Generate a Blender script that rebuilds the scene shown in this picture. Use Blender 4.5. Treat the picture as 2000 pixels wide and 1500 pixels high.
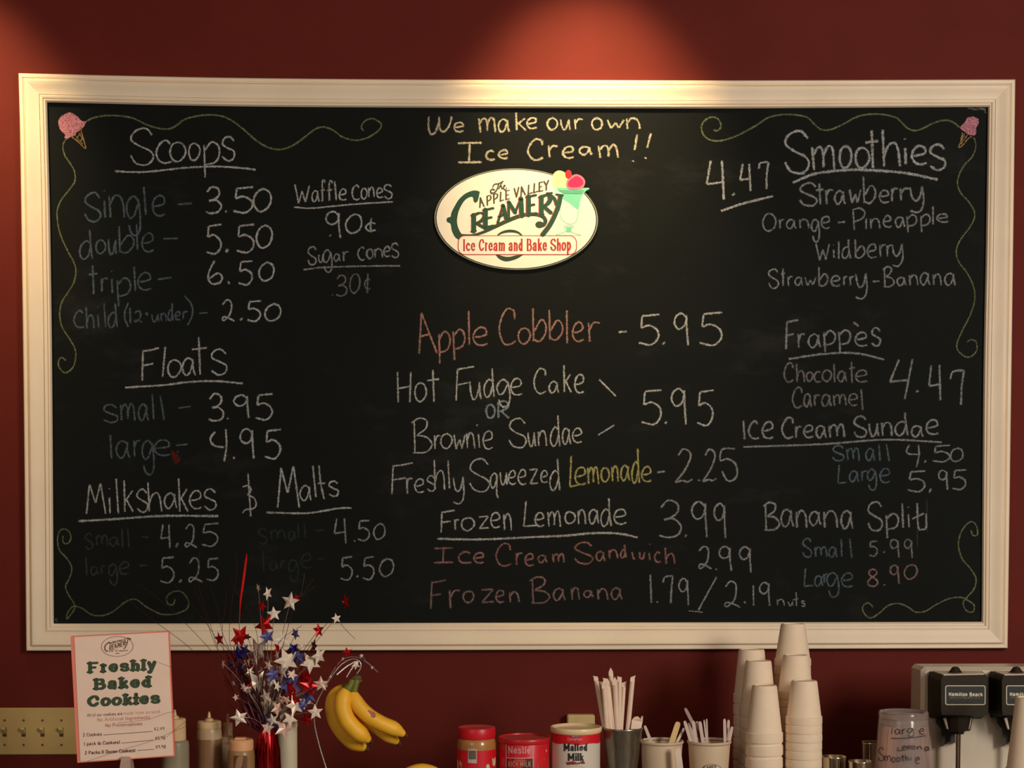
import bpy, math, random
from mathutils import Vector, Matrix
random.seed(7)
C = bpy.context.scene.collection
for o in list(bpy.data.objects): bpy.data.objects.remove(o)
S = bpy.context.scene
# ---------------------------------------------------------------- camera
F, D, CY = 3000.0, 3.75, 1145.7
PITCH, YAW, ROLL = -4.18737898e-02, 1.99901450e-02, -5.07129813e-04
cam_pos = Vector((0, -D, 0))
fwd = Vector((math.sin(YAW)*math.cos(PITCH), math.cos(YAW)*math.cos(PITCH), math.sin(PITCH)))
rt = Vector((math.cos(YAW), -math.sin(YAW), 0)); up = rt.cross(fwd)
RT = rt*math.cos(ROLL)+up*math.sin(ROLL); UP = -rt*math.sin(ROLL)+up*math.cos(ROLL)
cd = bpy.data.cameras.new('camera'); cam = bpy.data.objects.new('camera', cd); C.objects.link(cam)
cd.sensor_width = 36; cd.lens = 36*F/2000; cd.shift_y = (CY-750)/2000; cd.clip_start = .05
cam.matrix_world = Matrix(((RT.x, UP.x, -fwd.x, 0), (RT.y, UP.y, -fwd.y, -D), (RT.z, UP.z, -fwd.z, 0), (0, 0, 0, 1)))
S.camera = cam

def ray(px, py):
    return (fwd+RT*((px-1000)/F)-UP*((py-CY)/F)).normalized()
def P(px, py, Y=0.0):
    r = ray(px, py); return cam_pos+r*((Y+D)/r.y)
def sc(Y):
    return (D+Y)/F*1.0
# ---------------------------------------------------------------- light and exposure
vs = S.view_settings; vs.view_transform = 'Standard'; vs.look = 'None'; vs.exposure = 0.0; vs.gamma = 1; vs.use_curve_mapping = False
w = bpy.data.worlds.new('world'); S.world = w; w.use_nodes = True
bg = w.node_tree.nodes['Background']; bg.inputs[0].default_value = (1.0, .98, .90, 1); bg.inputs[1].default_value = .22

def area(name, loc, target, size, sizey, power, col):
    l = bpy.data.lights.new(name, 'AREA'); l.shape = 'RECTANGLE'; l.size = size; l.size_y = sizey; l.energy = power; l.color = col
    o = bpy.data.objects.new(name, l); C.objects.link(o); o.location = loc
    o.rotation_euler = (Vector(target)-Vector(loc)).to_track_quat('-Z', 'Y').to_euler(); return o
area('window_and_fill', (2.9, -4.4, 1.0), (0.1, 0, 0.2), 1.0, 1.5, 142, (1.0, .95, .85))
area('window_and_fill', (-2.4, -4.8, 1.2), (0, 0, 0.2), 1.6, 1.4, 22, (1.0, .88, .76))  # weak fill lamp added on the left, no window stands there

def spot(name, loc, power, ang, blend, tilt=0.0, size=.03):
    l = bpy.data.lights.new(name, 'SPOT'); l.energy = power; l.spot_size = math.radians(ang); l.spot_blend = blend
    l.color = (1.0, .76, .40); l.shadow_soft_size = size
    o = bpy.data.objects.new(name, l); C.objects.link(o); o.location = loc; o.rotation_euler = (tilt, 0, 0); return o
ztop = P(1144, 28, 0).z
for gx, pw in ((1144, 98), (-110, 80), (2420, 60)):
    x = P(gx, 100, 0).x
    spot('spot_lamp', (x, -.55, ztop+.35), pw, 54, 1.0, math.radians(37.4))

# ---------------------------------------------------------------- materials
def lin(c):
    return tuple(((v/255)/12.92 if v/255 <= .04045 else ((v/255+.055)/1.055)**2.4) for v in c)
MATS = {}
def mat(name, col, rough=.6, metal=0.0, var=.08, scale=30, bump=0.0, trans=0.0, coat=0.0, ior=1.45, sheen=0.0, stretch=None, alpha=1.0, sss=0.0):
    if name in MATS: return MATS[name]
    m = bpy.data.materials.new(name); m.use_nodes = True; MATS[name] = m
    nt = m.node_tree; N = nt.nodes; L = nt.links; b = N['Principled BSDF']
    c = lin(col)
    tc = N.new('ShaderNodeTexCoord'); mp = N.new('ShaderNodeMapping'); L.new(tc.outputs['Object'], mp.inputs[0])
    if stretch: mp.inputs['Scale'].default_value = stretch
    no = N.new('ShaderNodeTexNoise'); no.inputs['Scale'].default_value = scale; no.inputs['Detail'].default_value = 4
    L.new(mp.outputs[0], no.inputs['Vector'])
    cr = N.new('ShaderNodeValToRGB'); L.new(no.outputs[0], cr.inputs[0])
    cr.color_ramp.elements[0].position = .3; cr.color_ramp.elements[1].position = .7
    cr.color_ramp.elements[0].color = tuple(v*(1-var) for v in c)+(1,)
    cr.color_ramp.elements[1].color = tuple(min(1, v*(1+var)) for v in c)+(1,)
    L.new(cr.outputs[0], b.inputs['Base Color'])
    b.inputs['Roughness'].default_value = rough; b.inputs['Metallic'].default_value = metal
    b.inputs['Transmission Weight'].default_value = trans; b.inputs['Coat Weight'].default_value = coat
    b.inputs['IOR'].default_value = ior; b.inputs['Alpha'].default_value = alpha
    b.inputs['Subsurface Weight'].default_value = sss
    if sss: b.inputs['Subsurface Radius'].default_value = (.01, .007, .005); b.inputs['Subsurface Scale'].default_value = .5
    if bump:
        bm_ = N.new('ShaderNodeBump'); bm_.inputs['Strength'].default_value = bump; bm_.inputs['Distance'].default_value = .001
        L.new(no.outputs[0], bm_.inputs['Height']); L.new(bm_.outputs[0], b.inputs['Normal'])
    return m

def chalk(name, col, grain=1.0):
    m = bpy.data.materials.new(name); m.use_nodes = True; MATS[name] = m
    nt = m.node_tree; N = nt.nodes; L = nt.links
    for n in list(N): N.remove(n)
    out = N.new('ShaderNodeOutputMaterial'); mix = N.new('ShaderNodeMixShader'); tr = N.new('ShaderNodeBsdfTransparent'); df = N.new('ShaderNodeBsdfDiffuse')
    df.inputs['Color'].default_value = lin(col)+(1,)
    at = N.new('ShaderNodeAttribute'); at.attribute_name = 'dens'
    tc = N.new('ShaderNodeTexCoord'); no = N.new('ShaderNodeTexNoise'); no.inputs['Scale'].default_value = 330; no.inputs['Detail'].default_value = 3
    n2 = N.new('ShaderNodeTexNoise'); n2.inputs['Scale'].default_value = 28; n2.inputs['Detail'].default_value = 2
    L.new(tc.outputs['Object'], no.inputs['Vector']); L.new(tc.outputs['Object'], n2.inputs['Vector'])
    a = N.new('ShaderNodeMapRange'); a.inputs[1].default_value = .36; a.inputs[2].default_value = .60; a.inputs[3].default_value = .42; a.inputs[4].default_value = 1.15
    L.new(no.outputs[0], a.inputs[0])
    b = N.new('ShaderNodeMapRange'); b.inputs[1].default_value = .3; b.inputs[2].default_value = .7; b.inputs[3].default_value = .75; b.inputs[4].default_value = 1.1
    L.new(n2.outputs[0], b.inputs[0])
    m1 = N.new('ShaderNodeMath'); m1.operation = 'MULTIPLY'; L.new(a.outputs[0], m1.inputs[0]); L.new(b.outputs[0], m1.inputs[1])
    m2 = N.new('ShaderNodeMath'); m2.operation = 'MULTIPLY'; m2.use_clamp = True; L.new(m1.outputs[0], m2.inputs[0]); L.new(at.outputs['Fac'], m2.inputs[1])
    L.new(m2.outputs[0], mix.inputs[0]); L.new(tr.outputs[0], mix.inputs[1]); L.new(df.outputs[0], mix.inputs[2]); L.new(mix.outputs[0], out.inputs[0])
    return m

# ---------------------------------------------------------------- object helpers
def thing(name, label, cat, loc, group=None):
    o = bpy.data.objects.new(name, None); o.empty_display_size = .05; C.objects.link(o); o.location = loc
    o['label'] = label; o['category'] = cat
    if group: o['group'] = group
    return o
def mesh(name, vs_, fs, m, parent=None, smooth=False, dens=None, label=None, uniq=None):
    off = Vector(parent.location) if parent else Vector((0, 0, 0))
    p = parent
    while p and p.parent: p = p.parent; off = off+Vector(p.location)
    me = bpy.data.meshes.new(name); me.from_pydata([tuple(Vector(v)-off) for v in vs_], [], fs); me.update()
    if smooth:
        for q in me.polygons: q.use_smooth = True
    if dens is not None:
        at = me.attributes.new('dens', 'FLOAT', 'POINT'); at.data.foreach_set('value', dens)
    if isinstance(m, (list, tuple)):
        for k in m: me.materials.append(k)
    else: me.materials.append(m)
    o = bpy.data.objects.new(name, me); C.objects.link(o)
    if parent: o.parent = parent
    if label: o['label'] = label
    return o
class MB:
    def __init__(s): s.v = []; s.f = []
    def add(s, v, f):
        n = len(s.v); s.v += [Vector(a) for a in v]; s.f += [tuple(i+n for i in q) for q in f]; return s
    def box(s, x0, x1, y0, y1, z0, z1, bev=0.0):
        if not bev:
            return s.add([(x, y, z) for x in (x0, x1) for y in (y0, y1) for z in (z0, z1)],
                         [(0, 1, 3, 2), (4, 6, 7, 5), (0, 4, 5, 1), (2, 3, 7, 6), (0, 2, 6, 4), (1, 5, 7, 3)])
        b = bev; rings = []
        for (ins, y) in ((b, y0), (0, y0+b), (0, y1-b), (b, y1)):
            a0, a1, c0, c1 = x0+ins, x1-ins, z0+ins, z1-ins
            k = b if ins == 0 else b*.6
            rings.append([(a0+k, y, c0), (a1-k, y, c0), (a1, y, c0+k), (a1, y, c1-k), (a1-k, y, c1), (a0+k, y, c1), (a0, y, c1-k), (a0, y, c0+k)])
        vv = [p for r in rings for p in r]; ff = [tuple(range(7, -1, -1)), tuple(range(24, 32))]
        for k in range(3):
            for i in range(8): ff.append((k*8+i, k*8+(i+1) % 8, k*8+8+(i+1) % 8, k*8+8+i))
        ff = [f[::-1] for f in ff]
        ff[0], ff[1] = tuple(range(8)), tuple(range(31, 23, -1)); 
        return s.add(vv, ff)
    def lathe(s, c, prof, seg=32, capb=True, capt=True):
        v = []; f = []
        for r, z in prof:
            for i in range(seg):
                a = 2*math.pi*i/seg; v.append((c[0]+r*math.cos(a), c[1]+r*math.sin(a), z))
        for k in range(len(prof)-1):
            for i in range(seg):
                j = (i+1) % seg; f.append((k*seg+i, k*seg+j, (k+1)*seg+j, (k+1)*seg+i))
        if capb: f.append(tuple(range(seg-1, -1, -1)))
        if capt: f.append(tuple(range((len(prof)-1)*seg, len(prof)*seg)))
        return s.add(v, f)
    def tube(s, pts, rad, seg=8, flat=1.0, cap=True, poly=None):
        n = len(pts); pts = [Vector(p) for p in pts]; v = []; f = []; prev = None
        for i, p in enumerate(pts):
            t = (pts[min(i+1, n-1)]-pts[max(i-1, 0)]).normalized()
            if prev is None:
                a = Vector((0, 1, 0)) if abs(t.y) < .9 else Vector((1, 0, 0))
                u = t.cross(a).normalized()
            else:
                u = (prev-t*prev.dot(t)).normalized()
            prev = u; w_ = t.cross(u)
            r = rad[i] if isinstance(rad, (list, tuple)) else rad
            for k in range(seg):
                a = 2*math.pi*k/seg; q = 1.0 if not poly else poly[k]
                v.append(p+(u*math.cos(a)+w_*math.sin(a)*flat)*r*q)
        for i in range(n-1):
            for k in range(seg):
                j = (k+1) % seg; f.append((i*seg+k, i*seg+j, (i+1)*seg+j, (i+1)*seg+k))
        if cap: f.append(tuple(range(seg-1, -1, -1))); f.append(tuple(range((n-1)*seg, n*seg)))
        return s.add(v, f)
    def build(s, name, m, parent=None, smooth=False, label=None):
        return mesh(name, s.v, s.f, m, parent, smooth, None, label)
def smooth_angle(o, deg=40):
    me = o.data
    for q in me.polygons: q.use_smooth = True
    try: me.set_sharp_from_angle(angle=math.radians(deg))
    except Exception: pass
    return o

# ---------------------------------------------------------------- stroke alphabet (y down, 0..10 boxes; '!' = corner)
G = {
'a': '8,2 5,0 1.5,1.6 0,6 2.5,10 5.5,8.6 8,3;8,.4 8.4,6 10,10',
'b': '0,0 .7,10;.5,9.3 5,10 9.6,7.6 9.4,4.8 6,3.6 1,7',
'c': '9,1.8 6,0 2,1.8 0,5.5 2,9 6,10 10,9.3',
'd': '7.9,4.6 5,3.8 1,5.5 0,8 2.5,10 6,9 8.3,6;7.6,0 8.3,5 9.8,10',
'e': '1,5.4 5,5 9,3.8 8.5,1 5.5,0 2,1.5 0,5.5 2,9 6,10 10,9',
'f': '9.5,1.5 7,0 4,1 3.5,5 3.8,10;0,5 9,4.4',
'g': '8,1.2 5,0 1.5,1 0,3.2 2,5.4 5,4.8 8,1.8;8,.6 9.6,5 9,8.8 6,10 3,9.3 1.4,7.2',
'h': '0,0 1,10;.8,7.5 3,4.6 6.5,3.6 8.8,5.5 10,10',
'i': '4,3.6 7,10;3,0 4.2,.5',
'ı': '2,0 8,10',
'k': '0,0 1,10;9,3.2 .8,6.8;2.6,6 10,10',
'l': '1,0 9,10',
'ł': '9,0 1,10',
'm': '0,.5 1,10;.6,4 2.5,.6 4.2,1 5,4 5.2,9;5,4.5 7,.3 9,1.5 10,10',
'n': '0,.5 .8,10;.7,4.5 3.5,.5 7,.8 9,4 10,10',
'o': '5,0 1.5,1.5 0,5.5 2,9.3 5.5,10 9,7.5 10,4 8,1 4.6,0',
'p': '.2,.6 1.2,10;.8,2.2 5,0 9,.8 10,3.2 7.5,5.6 1.4,6.4',
'q': '8,1.2 5,0 1,1.5 0,3.8 2.5,6 6,4.5 8,1.2;8,.5 7.6,6 8,8.5 10,10',
'r': '0,.5 1,10;.8,4.5 4,1 10,.8',
's': '9.3,1.8 6,0 2,.8 .8,3.2 5,4.8 9.5,6.3 9,9 5,10 .5,8.3',
't': '4.6,0 5.6,10;0,3.3 10,2.8',
'u': '0,0 .8,6 3,10 6,8.5 8.5,2;8.5,0 9,6 10,10',
'v': '0,0 5,10! 10,0',
'w': '0,0 2.2,10! 5,3.5! 7,9.6! 10,0',
'x': '0,0 10,10;10,0 0,10',
'y': '0,.4 1.5,4 4,5.6 7,4 8.6,.5;8.6,0 9.8,5 8.5,8.5 5,10 0,9.3',
'z': '.5,.6 9.5,0! 1,10! 10,9.5',
'0': '5.5,0 2,1.8 0,5.5 1.5,9 4.5,10 8.5,8 10,4.2 8.5,1 5,0',
'1': '3,0 7,10',
'2': '.5,2.2 3.5,0 6.6,.6 7.4,3.2 6,7.3 1.5,9.8 .2,9 1.5,8 5,8.6 10,10',
'Z': '1.8,2 4.6,0 8,.8 8.4,3 5,6.5 0,10! 4,9.4 7,9.8 9.6,9',
'3': '.8,2 4,0 8,.8 8.5,3 5.5,4.6 2.2,5.2! 6.5,5 10,7 8.4,9.3 4,10 0,9.4',
'4': '2,0 0,6! 9,5.4;7.6,0 8.6,10',
'Y': '4.2,0 0,5.6! 8,5.2;10,0 6.6,10',
'5': '10,0 1.8,.5! 1.2,4.4! 5,3.6 9,5.2 9.4,7.8 6,10 0,9.3',
'6': '4.6,0 1.2,4.5 0,7.5 2.5,10 8,9.6 10,7.3 7,5.4 1.2,7.6',
'7': '0,2.6 2,.4 10,0! 8.4,5 8,10',
'8': '8.5,1 5,0 1.5,1.3 2.5,3.8 8,6 10,8 6.5,10 1.5,9.5 0,7.5 3.5,5 8.5,2.8 8.3,.8',
'9': '8.6,1.4 5,0 1,1 0,3.2 3,4.8 7,4 8.8,1.4;8.6,.4 8.8,5 9.8,10',
'S': '9.5,1.8 6.5,0 2,.8 .3,3 3.6,4.7 8.5,6.2 10,8 7.4,10 2.5,9.6 0,7.4',
'F': '.6,1 0,10;.3,1 5,.6 9.8,0;.5,5.4 6.6,4.8',
'W': '0,0 2.6,10! 5,3.5! 7.4,9.6! 10,.4',
'M': '0,10 1.5,.4! 4.6,6.4! 7.2,0! 10,10',
'C': '9.4,3 9,.6! 5,0 1.5,2.5 0,6 2.5,9.4 6,10 10,8.9',
'A': '1.2,0 0,10;1.2,0 9.8,10;.6,5.8 6,5.2',
'H': '.3,0 .8,10;9.4,0 9,10;.4,5.4 9,4.6',
'B': '1.5,.8 1.8,10;0,1.4 4,0 7.5,.8 7,3 2.6,5! 7.5,5.6 10,7.8 7,9.8 .8,10',
'I': '0,.5 10,.3;5,.5 4.6,9.8;0,9.8 10,9.6',
'L': '1.8,0 .4,9.9! 10,9.4',
'O': '5,0 1.5,1.5 0,5.5 2,9.3 5.5,10 9,7.5 10,4 8,1 4.6,0',
'P': '.6,.5 1.4,10;0,.7 6,0 10,2 8,4.8 1.2,6',
'R': '1,.5 1,10;0,.8 6,0 9.4,2.2 7,4.8 1.2,6;3,5.6 10,10',
'E': '1,0 1,10;1,0 9.6,0;1,5 7.6,5;1,10 10,10',
'N': '1,10 1,0! 9,10! 9,0',
'D': '1,0 1,10;1,0 7,.4 10,5 7,9.6 1,10',
'K': '1,0 1,10;9,0 1,6;3,4.6 10,10',
'V': '0,0 5,10! 10,0',
'T': '5,0 5,10;0,0 10,0',
'J': '7,0 7,8 4,10 0,8',
'ɣ': '0,0 5,5!;10,0 5,5! 5,10',
'$': '9,2 5,1.2 1,2.6 5,5 9,7.2 5,8.8 0,7.8;5,0 5,10',
'&': '0,3.2 4,2.9 6.4,3.8 3.4,5.1! 8.4,5.7 10,7.3 7.6,8.2 2,8.4 .3,9.3;4,0 6,10',
'¢': '10,4 5,3.4 0,6 2,8.6 6,8.8 10,8.2;6,0 5,5 5.6,10',
'¤': '10,3.4 5,2.8 0,5.4 4,8 10,7.6;5,0 5,5 4.6,10',
'(': '10,0 2,4 2,7 10,10',
')': '0,0 8,3 9,6.5 4,10',
'+': '0,5 10,5;5,0 5,10;1,1 9,9',
'-': '0,0 10,10', '/': '10,0 0,10', '.': '0,0 10,10',
'!': '10,0 3,5.8;1.2,9.4 0,10',
}
GPR_ = {
'a': '1,2.4 4,0 7.4,.8 8,3.4 8,10;8,4.2 3,5 .4,7.6 2.5,10 6,9.3 8,7.5', 'b': '1.5,0 1.5,10;1.5,5.5 5.5,3.4 9.5,6.6 5.5,10 1.5,8.6', 'c': '9,2.6 5.5,0 1,3 1,7 5.5,10 9.2,8',
'd': '8,0 8,10;8,5 4.5,3.4 .5,6.7 4.5,10 8,8.4', 'e': '1,4.8 9,4.8! 8,1 5,0 1.2,2.6 .8,6.6 5,10 9,8', 'f': '9,.8 6.5,0 4.5,1.8 4.5,10;1,3.6 8,3.6',
'g': '5,0 1.5,1 1.5,4.6 5,5.6 8.5,4.6 8.5,1 5,0;3,5.6 1.5,6.8 8,7.4 8.5,9 5,10 1,9', 'h': '1.5,0 1.5,10;1.5,5.5 5,3.4 8.5,5 8.5,10', 'i': '5,3.6 5,10;5,0 5,.7',
'k': '1.5,0 1.5,10;8.5,3.6 2,7;4,5.8 9.5,10', 'l': '5,0 5,10', 'm': '1,0 1,10;1,2.5 3,.2 5,1.5 5,10;5,2.5 7,.2 9,1.5 9,10', 'n': '1.5,0 1.5,10;1.5,2.5 5,.2 8.5,2.5 8.5,10',
'p': '1.5,0 1.5,10;1.5,1.5 5.5,0 9.5,3 5.5,6.6 1.5,5', 'r': '2,0 2,10;2,3 5,.4 9,.8', 't': '4.5,0 4.5,8.5 6.5,10 9,9;1,3.2 8.5,3.2', 'u': '1.5,0 1.5,7 4,10 8.5,7.5;8.5,0 8.5,10',
'y': '1,0 5,6.5;9,0 5,6.5 2.5,10 .5,9.6', 'F': '1.5,0 1.5,10;1.5,0 9,0;1.5,5 7,5', 'B': '1.5,0 1.5,10;1.5,0 7,.3 8,2.4 6.5,4.7 1.5,4.8;1.5,4.8 7.5,5 9.5,7.4 7,10 1.5,10',
'C': '9.2,2.8 8,.6 5,0 1,3 1,7 5,10 9.2,7.8', 'M': '1,10 1,0! 5,7.5! 9,0! 9,10', 'I': '5,0 5,10', 'A': '0,10 5,0! 10,10;2,6.5 8,6.5', 'P': '1.5,0 1.5,10;1.5,0 7,.2 9,2.6 7,5.2 1.5,5.4',
'H': '1.5,0 1.5,10;8.5,0 8.5,10;1.5,5 8.5,5', 'R': '1.5,0 1.5,10;1.5,0 7,.2 9,2.4 7,5 1.5,5.2;5,5.2 9.5,10', 'L': '1.5,0 1.5,10;1.5,10 9,10', '1': '5,0 5,10;2,1.8 5,0',
}
def parse(sx):
    out = []
    for st in sx.split(';'):
        segs = [[]]
        for p in st.split():
            cr_ = p.endswith('!'); x, y = p.rstrip('!').split(','); q = (float(x), float(y)); segs[-1].append(q)
            if cr_: segs.append([q])
        out.append([s for s in segs if len(s) > 1])
    return out
GP = {k: parse(v) for k, v in G.items()}; GPR = {k: parse(v) for k, v in GPR_.items()}
def cat(pts, step=2.5):
    if len(pts) == 2: n = max(2, int(math.dist(*pts)/step)); return [(pts[0][0]+(pts[1][0]-pts[0][0])*i/n, pts[0][1]+(pts[1][1]-pts[0][1])*i/n) for i in range(n+1)]
    q = [(2*pts[0][0]-pts[1][0], 2*pts[0][1]-pts[1][1])]+list(pts)+[(2*pts[-1][0]-pts[-2][0], 2*pts[-1][1]-pts[-2][1])]
    out = []
    for i in range(1, len(q)-2):
        a, b, c, d = q[i-1:i+3]; n = max(2, int(math.dist(b, c)/step))
        for k in range(n):
            t = k/n
            out.append(tuple(.5*(2*b[j]+(c[j]-a[j])*t+(2*a[j]-5*b[j]+4*c[j]-d[j])*t*t+(3*b[j]-a[j]-3*c[j]+d[j])*t**3) for j in (0, 1)))
    out.append(tuple(pts[-1])); return out

class Ink:
    """strokes in photograph pixels laid onto a real surface through proj(px, py, layer)"""
    def __init__(s, proj, soft=False, nib=None, step=2.5, jit=0.0):
        s.v = []; s.f = []; s.d = []; s.proj = proj; s.soft = soft; s.n = 0; s.nib = nib; s.step = step; s.jit = jit
    def line(s, pts, w, dens=1.0):
        """pts already smooth"""
        lay = s.n; s.n += 1; n = len(pts); base = len(s.v)
        offs = (-1, -.45, .45, 1) if s.soft else (-1, 1); dn = (0, 1, 1, 0) if s.soft else (1, 1); k = len(offs); wob = 0
        for i, p in enumerate(pts):
            a = pts[max(i-1, 0)]; b = pts[min(i+1, n-1)]; dx, dy = b[0]-a[0], b[1]-a[1]; l = math.hypot(dx, dy) or 1; nx, ny = -dy/l, dx/l
            ww = s.nib(dx/l, dy/l)*w if s.nib else w
            if s.jit: ww *= 1+random.uniform(-s.jit, s.jit)*1.3; wob = random.uniform(-s.jit, s.jit)*w*.28
            e = 1.0
            if s.soft and (i == 0 or i == n-1): e = .45
            for o_, q in zip(offs, dn):
                s.v.append(s.proj(p[0]+nx*(ww/2*o_+wob), p[1]+ny*(ww/2*o_+wob), lay+i*.02)); s.d.append(q*dens*e)
        for i in range(n-1):
            for j in range(k-1):
                s.f.append((base+i*k+j, base+i*k+j+1, base+(i+1)*k+j+1, base+(i+1)*k+j))
        if not s.soft:
            for end in (0, n-1):
                p = pts[end]; a = pts[max(end-1, 0)]; b = pts[min(end+1, n-1)]; dx, dy = b[0]-a[0], b[1]-a[1]; l = math.hypot(dx, dy) or 1
                r = (s.nib(dx/l, dy/l) if s.nib else 1)*w/2
                if r > 1.0: s.disc(p[0], p[1], r, r, 8, lay)
    def disc(s, cx, cy, rx, ry, seg=24, lay=None, rot=0.0, dens=1.0):
        s.poly([(cx+rx*math.cos(a)*math.cos(rot)-ry*math.sin(a)*math.sin(rot), cy+rx*math.cos(a)*math.sin(rot)+ry*math.sin(a)*math.cos(rot)) for a in [2*math.pi*i/seg for i in range(seg)]], lay, dens)
    def poly(s, pts, lay=None, dens=1.0):
        if lay is None: lay = s.n; s.n += 1
        b = len(s.v); s.v += [s.proj(x, y, lay) for x, y in pts]; s.d += [dens]*len(pts); s.f.append(tuple(range(b, b+len(pts))))
    def stroke(s, pts, w, dens=1.0, closed=False): s.line(cat(pts, s.step), w, dens)
    def glyph(s, ch, x0, y0, x1, y1, w, dens=1.0, sh=0.0, serif=0.0, pr=False):
        if ch == '.':
            L_ = max(math.dist((x0, y0), (x1, y1)), 1); s.line([(x0, y0), ((x0+x1)/2, (y0+y1)/2), (x1, y1)], w*1.15, dens); return
        for st in ((GPR.get(ch) if pr else None) or GP[ch]):
            for seg in st:
                q = [(x0+(x1-x0)*a/10, y0+(y1-y0)*b/10+sh*(x1-x0)*a/10) for a, b in seg]
                if s.soft and s.jit: q = [(a+random.uniform(-.5, .5), b+random.uniform(-.5, .5)) for a, b in q]
                s.line(cat(q, s.step), w, dens)
                if serif and len(seg) == 2 and abs(seg[0][1]-seg[1][1]) > 5 and abs(seg[0][0]-seg[1][0]) < 3:
                    for e in q: s.line([(e[0]-serif, e[1]-sh*serif), (e[0]+serif, e[1]+sh*serif)], w*.9)
    def text(s, txt, x0, x1, base, cap, w, sh=0.0, xh=.66, serif=0.0):
        wd = {'i': .35, 'l': .35, '.': .3, ' ': .45, 't': .6, 'r': .6, 'm': 1.5, 'w': 1.4, 'M': 1.7, 'W': 1.7, 'I': .5, '(': .4, ')': .4, '1': .5, 'f': .6, '-': .5}
        tot = sum(wd.get(c, 1.25 if c.isupper() else .95) for c in txt)+.22*(len(txt)-1); u = (x1-x0)/tot; x = x0
        for c in txt:
            ww = wd.get(c, 1.25 if c.isupper() else .95)*u
            if c != ' ':
                yb = base+sh*(x-x0); top = yb-cap
                if c in 'acemnorsuvwxz': top = yb-cap*xh
                bot = yb
                if c in 'gpqy': top = yb-cap*xh; bot = yb+cap*.35
                if c == '.': s.glyph('.', x+ww/2, yb-w, x+ww/2, yb, w)
                elif c in 'li': s.glyph(c if c == 'i' else 'l', x+ww*.3, top, x+ww*.7, bot, w, 1, sh, serif, True)
                elif c == '-': s.line([(x, yb-cap*.4), (x+ww, yb-cap*.4)], w)
                else: s.glyph({'2': 'Z', 'Y': 'ɣ', '1': '1'}.get(c, c), x+w*.25, top, x+ww-w*.25, bot, w, 1, sh, serif, True)
            x += ww+.22*u
    def build(s, name, m, parent, label=None):
        return mesh(name, s.v, s.f, m, parent, False, s.d if s.soft else None, label)

# ================================================================ THE SETTING
wallm = mat('red_wall_paint', (97, 31, 22), .7, var=.06, scale=7, bump=.0); wallm.node_tree.nodes['Principled BSDF'].inputs['Specular IOR Level'].default_value = .16
nt = wallm.node_tree; nn = nt.nodes.new('ShaderNodeTexNoise'); nn.inputs['Scale'].default_value = 260; bb = nt.nodes.new('ShaderNodeBump'); bb.inputs['Strength'].default_value = .25; bb.inputs['Distance'].default_value = .0006
nt.links.new(nt.nodes['Texture Coordinate'].outputs['Object'], nn.inputs['Vector']); nt.links.new(nn.outputs[0], bb.inputs['Height']); nt.links.new(bb.outputs[0], nt.nodes['Principled BSDF'].inputs['Normal'])
CZ = P(1000, 1596, -.45).z                        # counter top
FZ = CZ-.92
CEIL = ztop+.62
def struct(name, mb, m):
    o = mb.build(name, m); o['kind'] = 'structure'; return o
struct('wall_back', MB().box(-3.2, 3.2, 0, .12, FZ, CEIL), wallm)
struct('floor', MB().box(-3.2, 3.2, -5.2, 0, FZ-.1, FZ), mat('floor_tile', (120, 105, 90), .4, var=.15, scale=4))
struct('ceiling', MB().box(-3.2, 3.2, -5.2, 0, CEIL, CEIL+.1), mat('ceiling_paint', (190, 170, 145), .8))
struct('wall_left', MB().box(-3.3, -3.2, -5.2, .12, FZ, CEIL), wallm)
struct('wall_right', MB().box(3.2, 3.3, -5.2, .12, FZ, CEIL), wallm)
# back counter the jars stand on (just below the frame)
ct = thing('back_counter', 'dark laminate back counter under the chalkboard carrying cups and jars', 'counter', (0, -.34, FZ))
MB().box(-2.4, 2.4, -.70, -.001, CZ-.04, CZ, .004).build('worktop', mat('worktop_laminate', (60, 48, 40), .35, var=.2, scale=60), ct)
MB().box(-2.38, 2.38, -.64, -.001, FZ, CZ-.0405).build('cabinet_body', mat('cabinet_paint', (70, 50, 38), .5), ct)

# ================================================================ CHALKBOARD
bc = P(1010, 708, 0)
cb = thing('menu_chalkboard', 'wide black menu chalkboard in a cream moulded frame on the red wall', 'chalkboard', (bc.x, 0, bc.z))
YB = -.010
bm = mat('slate_board', (21, 23, 21), .75, var=.10, scale=3)
nt = bm.node_tree; N = nt.nodes; L = nt.links
tc = N['Texture Coordinate']; mp = N.new('ShaderNodeMapping'); mp.inputs['Scale'].default_value = (1, 1, 2.2); L.new(tc.outputs['Object'], mp.inputs[0])
s1 = N.new('ShaderNodeTexNoise'); s1.inputs['Scale'].default_value = 2.6; s1.inputs['Detail'].default_value = 8; s1.inputs['Roughness'].default_value = .7; L.new(mp.outputs[0], s1.inputs['Vector'])
r1 = N.new('ShaderNodeMapRange'); r1.inputs[1].default_value = .56; r1.inputs[2].default_value = .80; r1.inputs[3].default_value = 0; r1.inputs[4].default_value = .05; L.new(s1.outputs[0], r1.inputs[0])
mx = N.new('ShaderNodeMixRGB'); L.new(r1.outputs[0], mx.inputs[0]); L.new(N['Color Ramp'].outputs[0], mx.inputs[1]); mx.inputs[2].default_value = (.35, .32, .28, 1); L.new(mx.outputs[0], N['Principled BSDF'].inputs['Base Color'])
N['Principled BSDF'].inputs['Specular IOR Level'].default_value = .1
cor = [P(86, 194, YB), P(1936, 203, YB), P(1923, 1221, YB), P(99, 1224, YB)]
mesh('board_panel', [c+Vector((0, 0, 0)) for c in cor]+[Vector((c.x, -.0005, c.z)) for c in cor], [(3, 2, 1, 0), (4, 5, 6, 7), (0, 1, 5, 4), (1, 2, 6, 5), (2, 3, 7, 6), (3, 0, 4, 7)], bm, cb)
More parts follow.
